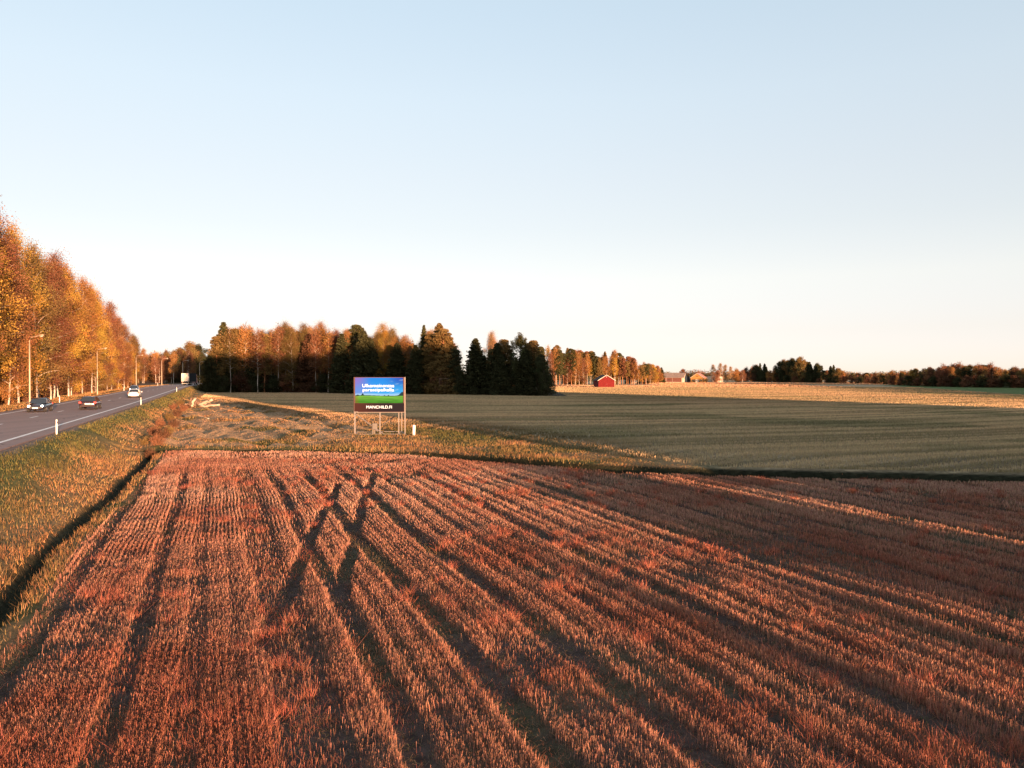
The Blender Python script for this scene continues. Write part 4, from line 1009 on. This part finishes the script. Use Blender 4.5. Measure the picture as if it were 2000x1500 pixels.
def gable(name, x, y, rz, W, D, He, Hr, wall, roofm, label, cat, over=.35, trim=None, trimw=.22, ridge='y'):
    """house with ridge along local y (gable towards the viewer) or x; origin at the middle of the front wall"""
    o = empty(name, (x, y, gz(x, y) - .05), rz); tag(o, label, cat)
    h = W / 2
    if ridge == 'y':
        vs = [(-h, 0, 0), (h, 0, 0), (h, 0, He), (0, 0, Hr), (-h, 0, He)]; vs += [(a, D, c) for a, b, c in vs]
        fs = [(0, 1, 2, 3, 4), (9, 8, 7, 6, 5), (0, 5, 6, 1), (1, 6, 7, 2), (0, 4, 9, 5)]
    else:
        d = D / 2
        vs = [(-h, 0, 0), (-h, D, 0), (-h, D, He), (-h, d, Hr), (-h, 0, He)]; vs += [(h, b, c) for a, b, c in vs]
        fs = [(4, 3, 2, 1, 0), (5, 6, 7, 8, 9), (0, 1, 6, 5), (1, 2, 7, 6), (0, 5, 9, 4)]
    m = MB(); m.add(vs, fs); m.build('wall', wall, o)
    m = MB(); th = .14
    if ridge == 'y':
        sl = (Hr - He) / h
        for sx in (-1, 1):
            a = (sx * (h + over), He - sl * over); b = (0, Hr)
            q = [(a[0], -over, a[1]), (b[0], -over, b[1]), (b[0], D + over, b[1]), (a[0], D + over, a[1])]
            m.add([(p[0], p[1], p[2] + .01) for p in q] + [(p[0], p[1], p[2] + th) for p in q], [(0, 3, 2, 1), (4, 5, 6, 7), (0, 1, 5, 4), (1, 2, 6, 5), (2, 3, 7, 6), (3, 0, 4, 7)])
    else:
        d = D / 2; sl = (Hr - He) / d
        for y0, y1 in ((-over, d), (D + over, d)):
            z0 = He - sl * over
            q = [(-h - over, y0, z0), (h + over, y0, z0), (h + over, y1, Hr), (-h - over, y1, Hr)]
            m.add([(p[0], p[1], p[2] + .01) for p in q] + [(p[0], p[1], p[2] + th) for p in q], [(0, 3, 2, 1), (4, 5, 6, 7), (0, 1, 5, 4), (1, 2, 6, 5), (2, 3, 7, 6), (3, 0, 4, 7)])
    rf = m.build('roof', roofm, o)
    if trim:
        for sx in (-1, 1):
            m = MB(); sl = (Hr - He) / h; a = (sx * (h + over), He - sl * over)
            q = [(a[0], a[1] + th + .02), (0, Hr + th + .02), (0, Hr + th - trimw), (a[0], a[1] + th - trimw)]
            m.add([(p[0], -over - .04, p[1]) for p in q] + [(p[0], -over - .005, p[1]) for p in q], [(0, 1, 2, 3), (4, 7, 6, 5), (0, 4, 5, 1), (1, 5, 6, 2), (2, 6, 7, 3), (3, 7, 4, 0)])
            m.build('bargeboard', trim, rf)
    return o
def panel(o, name, x0, x1, z0, z1, mat, y=-.03, frame=None, parent=None):
    m = MB(); m.box(x0, x1, y, .02, z0, z1); p = m.build(name, mat, parent or o)
    if frame:
        f = .1; m = MB()
        m.box(x0 - f, x1 + f, y - .03, .01, z1, z1 + f); m.box(x0 - f, x1 + f, y - .03, .01, z0 - f, z0); m.box(x0 - f, x0, y - .03, .01, z0, z1); m.box(x1, x1 + f, y - .03, .01, z0, z1); m.build('frame', frame, p)
    return p
M_redb = boards('falun_red_boards', (.125, .012, .012), 8); M_redd = boards('dull_red_boards', (.15, .062, .046), 8); M_yel = boards('ochre_boards', (.34, .175, .055), 6, horizontal=True)
M_tin = boards('grey_sheet_roof', (.24, .175, .14), 5, .6); M_redroof = boards('red_sheet_roof', (.36, .17, .12), 5, .55); M_darkroof = boards('dark_roof', (.05, .035, .03), 5, .8)
M_pale = boards('pale_render', (.50, .42, .33), 2, .8, .1); M_trim = plain('white_trim', (.45, .40, .34), .6)
M_gdark = plain('dark_opening', (.02, .018, .018), .8)
Yr = 330
b = gable('barn', atpx(1184.5, Yr), Yr, R(7), 7.0, 9.0, 3.2, 5.35, M_redb, M_darkroof, 'small red wooden barn with a white edged gable, alone in the sunlit field', 'barn', .45, M_trim, .24)
d = panel(b, 'door', -1.1, 1.1, .15, 2.5, M_redb, -.06); panel(b, 'handle', .1, .2, 1.2, 1.5, M_dark, -.10, parent=d)
m = MB(); m.tube([(0, -.05, 4.55), (0, .02, 4.55)], [.16, .16], 10); m.build('vent', M_trim, b)
b = gable('long_barn', atpx(1304, 566), 566, R(-27), 23.5, 10.5, 3.6, 6.9, M_pale, M_tin, 'long low farm barn with grey roof and brown red boards, left of the ochre house', 'barn', .4, ridge='x')
for i, (a, c_, mt) in enumerate(((-11, -6.2, M_redd), (-5.6, -1.4, M_redb), (-1.0, 3.6, M_redd), (3.8, 10.4, M_redd))): panel(b, 'wall_boards', a, c_, .3, 3.3, mt, -.06)
panel(b, 'window', 0, 2.2, 1.6, 2.1, M_gdark, -.1)
b = gable('ochre_house', atpx(1361.5, 556), 556, R(-24), 9.2, 13, 3.5, 6.7, M_yel, M_redroof, 'ochre yellow farmhouse with a pinkish red roof between the long barn and the pale shed', 'house', .5, M_pale, .25)
panel(b, 'door', -1.3, 1.3, .1, 2.2, M_pale, -.06); 
for a in (-3.4, 2.6): panel(b, 'window', a, a + .9, 1.2, 2.0, M_gdark, -.05, M_trim)
panel(b, 'window', -.9, .9, 4.4, 4.9, M_gdark, -.05)
for a in (1.5, 4.5, 7.5, 10.5):
    m = MB(); m.box(4.58, 4.64, a, a + 1.1, 1.3, 2.3); m.build('window', M_gdark, b)
b = gable('small_shed', atpx(1345, 580), 580, R(-20), 4.6, 6, 2.6, 4.2, boards('dark_blue_boards', (.03, .035, .05), 8), M_darkroof, 'small dark shed squeezed between the long barn and the ochre house', 'shed', .3)
panel(b, 'door', -.8, .8, .1, 2.1, M_gdark, -.05)
b = gable('machine_hall', atpx(1393, 575), 575, R(-30), 10.5, 8, 4.3, 5.0, M_pale, M_tin, 'pale nearly flat roofed farm building behind bushes right of the ochre house', 'building', .3)
panel(b, 'door', -1.8, 1.8, .1, 3.2, boards('grey_door', (.25, .22, .19), 4), -.06)
panel(b, 'window', 2.8, 3.8, 1.6, 2.4, M_gdark, -.06)

# hunting stand at the edge of the wood
def stand():
    Y = 206; x = atpx(868, Y); o = empty('hunting_stand', (x, Y, gz(x, Y)), .2); tag(o, 'wooden hunting stand on thin poles at the shaded wood edge right of the billboard', 'hunting stand')
    for a, b in ((-1.2, 0), (1.2, 0), (-1.2, 1.6), (1.2, 1.6)):
        m = MB(); m.tube([(a * 1.25, b, -.2), (a, b, 4.6)], [.08, .06], 6); m.build('leg', M_woodd, o)
    m = MB(); m.box(-1.5, 1.5, -.1, 1.8, 3.3, 3.4); m.build('platform', M_woodd, o)
    m = MB(); m.box(-1.5, 1.5, -.13, -.07, 3.9, 4.05); m.box(-1.5, 1.5, -.13, -.07, 4.25, 4.4); m.build('railing', M_woodd, o)
    m = MB()
    for sx in (-.25, .25): m.bar((sx, -1.1, 0), (sx, -.1, 3.4), .05)
    for i in range(9): m.bar((-.25, -1.1 + i * .11, .3 + i * .34), (.25, -1.1 + i * .11, .3 + i * .34), .035)
    m.build('ladder', M_woodd, o)
stand()

# logs by the field corner
def P3(px, py, Y): return Vector((atpx(px, Y), Y, CAMZ + (HOR - py) / F * Y))
def log(p, q, r, mat, label, taper=.8, bend=.06):
    p, q = Vector(p), Vector(q); n = 7; rg = np.random.default_rng(int(p.x * 7 + q.x * 13) % 997 + 5)
    pts = [(p + (q - p) * (i / n) + Vector(tuple(rg.normal(0, bend, 3)))) - p for i in range(n + 1)]; rad = [r * (1 - (1 - taper) * i / n) * rg.uniform(.92, 1.08) for i in range(n + 1)]
    m = MB(); m.tube(pts, rad, 9); o = m.build('log', mat, None, True); o.location = p; tag(o, label, 'log', 'logs dumped at the field corner'); return o
Yl = 136.0
log(P3(388, 791, Yl), P3(416, 780.5, Yl - 1), .26, M_wood, 'thick pale log of the pile pointing up to the right, topmost')
log(P3(390, 793.5, Yl - 1), P3(429, 790.5, Yl - 2), .20, M_wood, 'long pale log of the pile lying level, its end farthest right')
log(P3(400, 790, Yl), P3(404, 784, Yl + 1), .12, M_wood, 'short pale branch stub standing between the two long pale logs')
log(P3(369, 795, Yl), P3(374, 777.5, Yl), .20, M_woodd, 'leaning brown log at the left end of the pile')
log(P3(374, 795, Yl - 1), P3(381, 778, Yl), .26, M_wood, 'leaning grey log, second from the left in the pile')
log(P3(379, 794, Yl - 1), P3(385, 779.5, Yl), .22, M_woodd, 'leaning brown log with a split top in the middle of the pile')
log(P3(361, 790, Yl), P3(372, 788.5, Yl), .12, M_wood, 'thin pale stick poking out of the left of the pile')
log(P3(384, 787, Yl), P3(394, 789, Yl), .34, M_woodd, 'stump like brown log joining the leaning and the level logs')
log(P3(356, 812.6, 104.5), P3(408, 817, 98.5), .15, M_wood, 'long thin pale trunk lying alone on the ground in front of the log pile', .5, .04)

# rusty shrubs and weeds on the bank between road and field
wl = ['rusty shrub at the corner where the two ditches meet', 'second rusty shrub above the ditch corner', 'tall rusty shrub on the bank between the ditch corner and the log pile']
for i, (px, py, h) in enumerate(((292, 872, 1.3), (306, 862, 1.5), (283, 858, 1.2), (318, 850, 1.7), (300, 842, 1.6), (328, 838, 1.6), (340, 826, 1.7), (312, 828, 1.5), (330, 815, 1.8), (345, 808, 1.9), (357, 800, 2.0), (352, 792, 1.9), (366, 795, 1.6), (338, 800, 1.7))):
    Y = 5.15 * F / (py - HOR); tree('bush', atpx(px, Y), Y, h=h * .72, col=(DKB, RUS, OLI)[i % 3], zone='weeds', wmul=.8)

# ---------------------------------------------------------------- tree descriptions
ORD = ['first', 'second', 'third', 'fourth', 'fifth', 'sixth', 'seventh', 'eighth', 'ninth', 'tenth', 'eleventh', 'twelfth', 'thirteenth', 'fourteenth', 'fifteenth', 'sixteenth', 'seventeenth', 'eighteenth', 'nineteenth', 'twentieth']
def ordn(i):
    return ORD[i] if i < 20 else (['twenty', 'thirty', 'forty', 'fifty', 'sixty', 'seventy', 'eighty', 'ninety'][i // 10 - 1 - (1 if (i + 1) % 10 == 0 and False else 0)] + '-' + ORD[i % 10])
ZL = {'avenueA': ('from the left in the roadside tree row', 'tall autumn trees along the road'), 'avenueB': ('from the left behind the roadside tree row', 'tall autumn trees along the road'), 'avenueC': ('from the left farthest back from the road', 'tall autumn trees along the road'),
      'under': ('from the left under the roadside trees', 'undergrowth below the roadside trees'), 'bend': ('from the left round the road bend', 'trees round the bend of the road'), 'round': ('from the left in the clump above the lorry', 'rounded clump above the lorry'),
      'front': ('from the left fronting the shaded middle wood', 'front trees of the middle wood'), 'deep': ('from the left inside the middle wood', 'inner trees of the middle wood'), 'brush': ('from the left at the middle wood foot', 'low growth at the foot of the middle wood'),
      'barnwoodF': ('from the left edging the sunlit wood by the barn', 'sunlit trees behind the red barn'), 'barnwoodB': ('from the left deep in the wood behind the barn', 'sunlit trees behind the red barn'), 'farmside': ('from the left beside the long farm barn', 'trees beside the farm'),
      'farm': ('from the left around the farmhouse', 'trees beside the farm'), 'right': ('from the left in the right hand wood', 'trees of the long wood on the right'), 'rightlow': ('from the left fringing the right hand wood', 'low growth below the right hand wood'),
      'weeds': ('from the left by the ditch corner', 'rusty shrubs by the ditch corner')}
byk = {}
for t in trees: byk.setdefault((t['zone'], t['col'], t['word']), []).append(t)
for (zone, col, word), L_ in byk.items():
    L_.sort(key=lambda t: t['px'])
    for i, t in enumerate(L_):
        if zone == 'off': tag(t['o'], '%s %s in the wood beside the viewpoint, out of view' % (col, word), t['cat'], 'woods beside the viewpoint that shade the field')
        elif len(L_) == 1: tag(t['o'], 'only %s %s %s' % (col, word, ZL[zone][0].replace('from the left ', '')), t['cat'], ZL[zone][1])
        else: tag(t['o'], '%s %s %s %s' % (ordn(i), col, word, ZL[zone][0]), t['cat'], ZL[zone][1])
from collections import Counter
print(Counter(t['cat'] for t in trees), Counter(t['zone'] for t in trees))
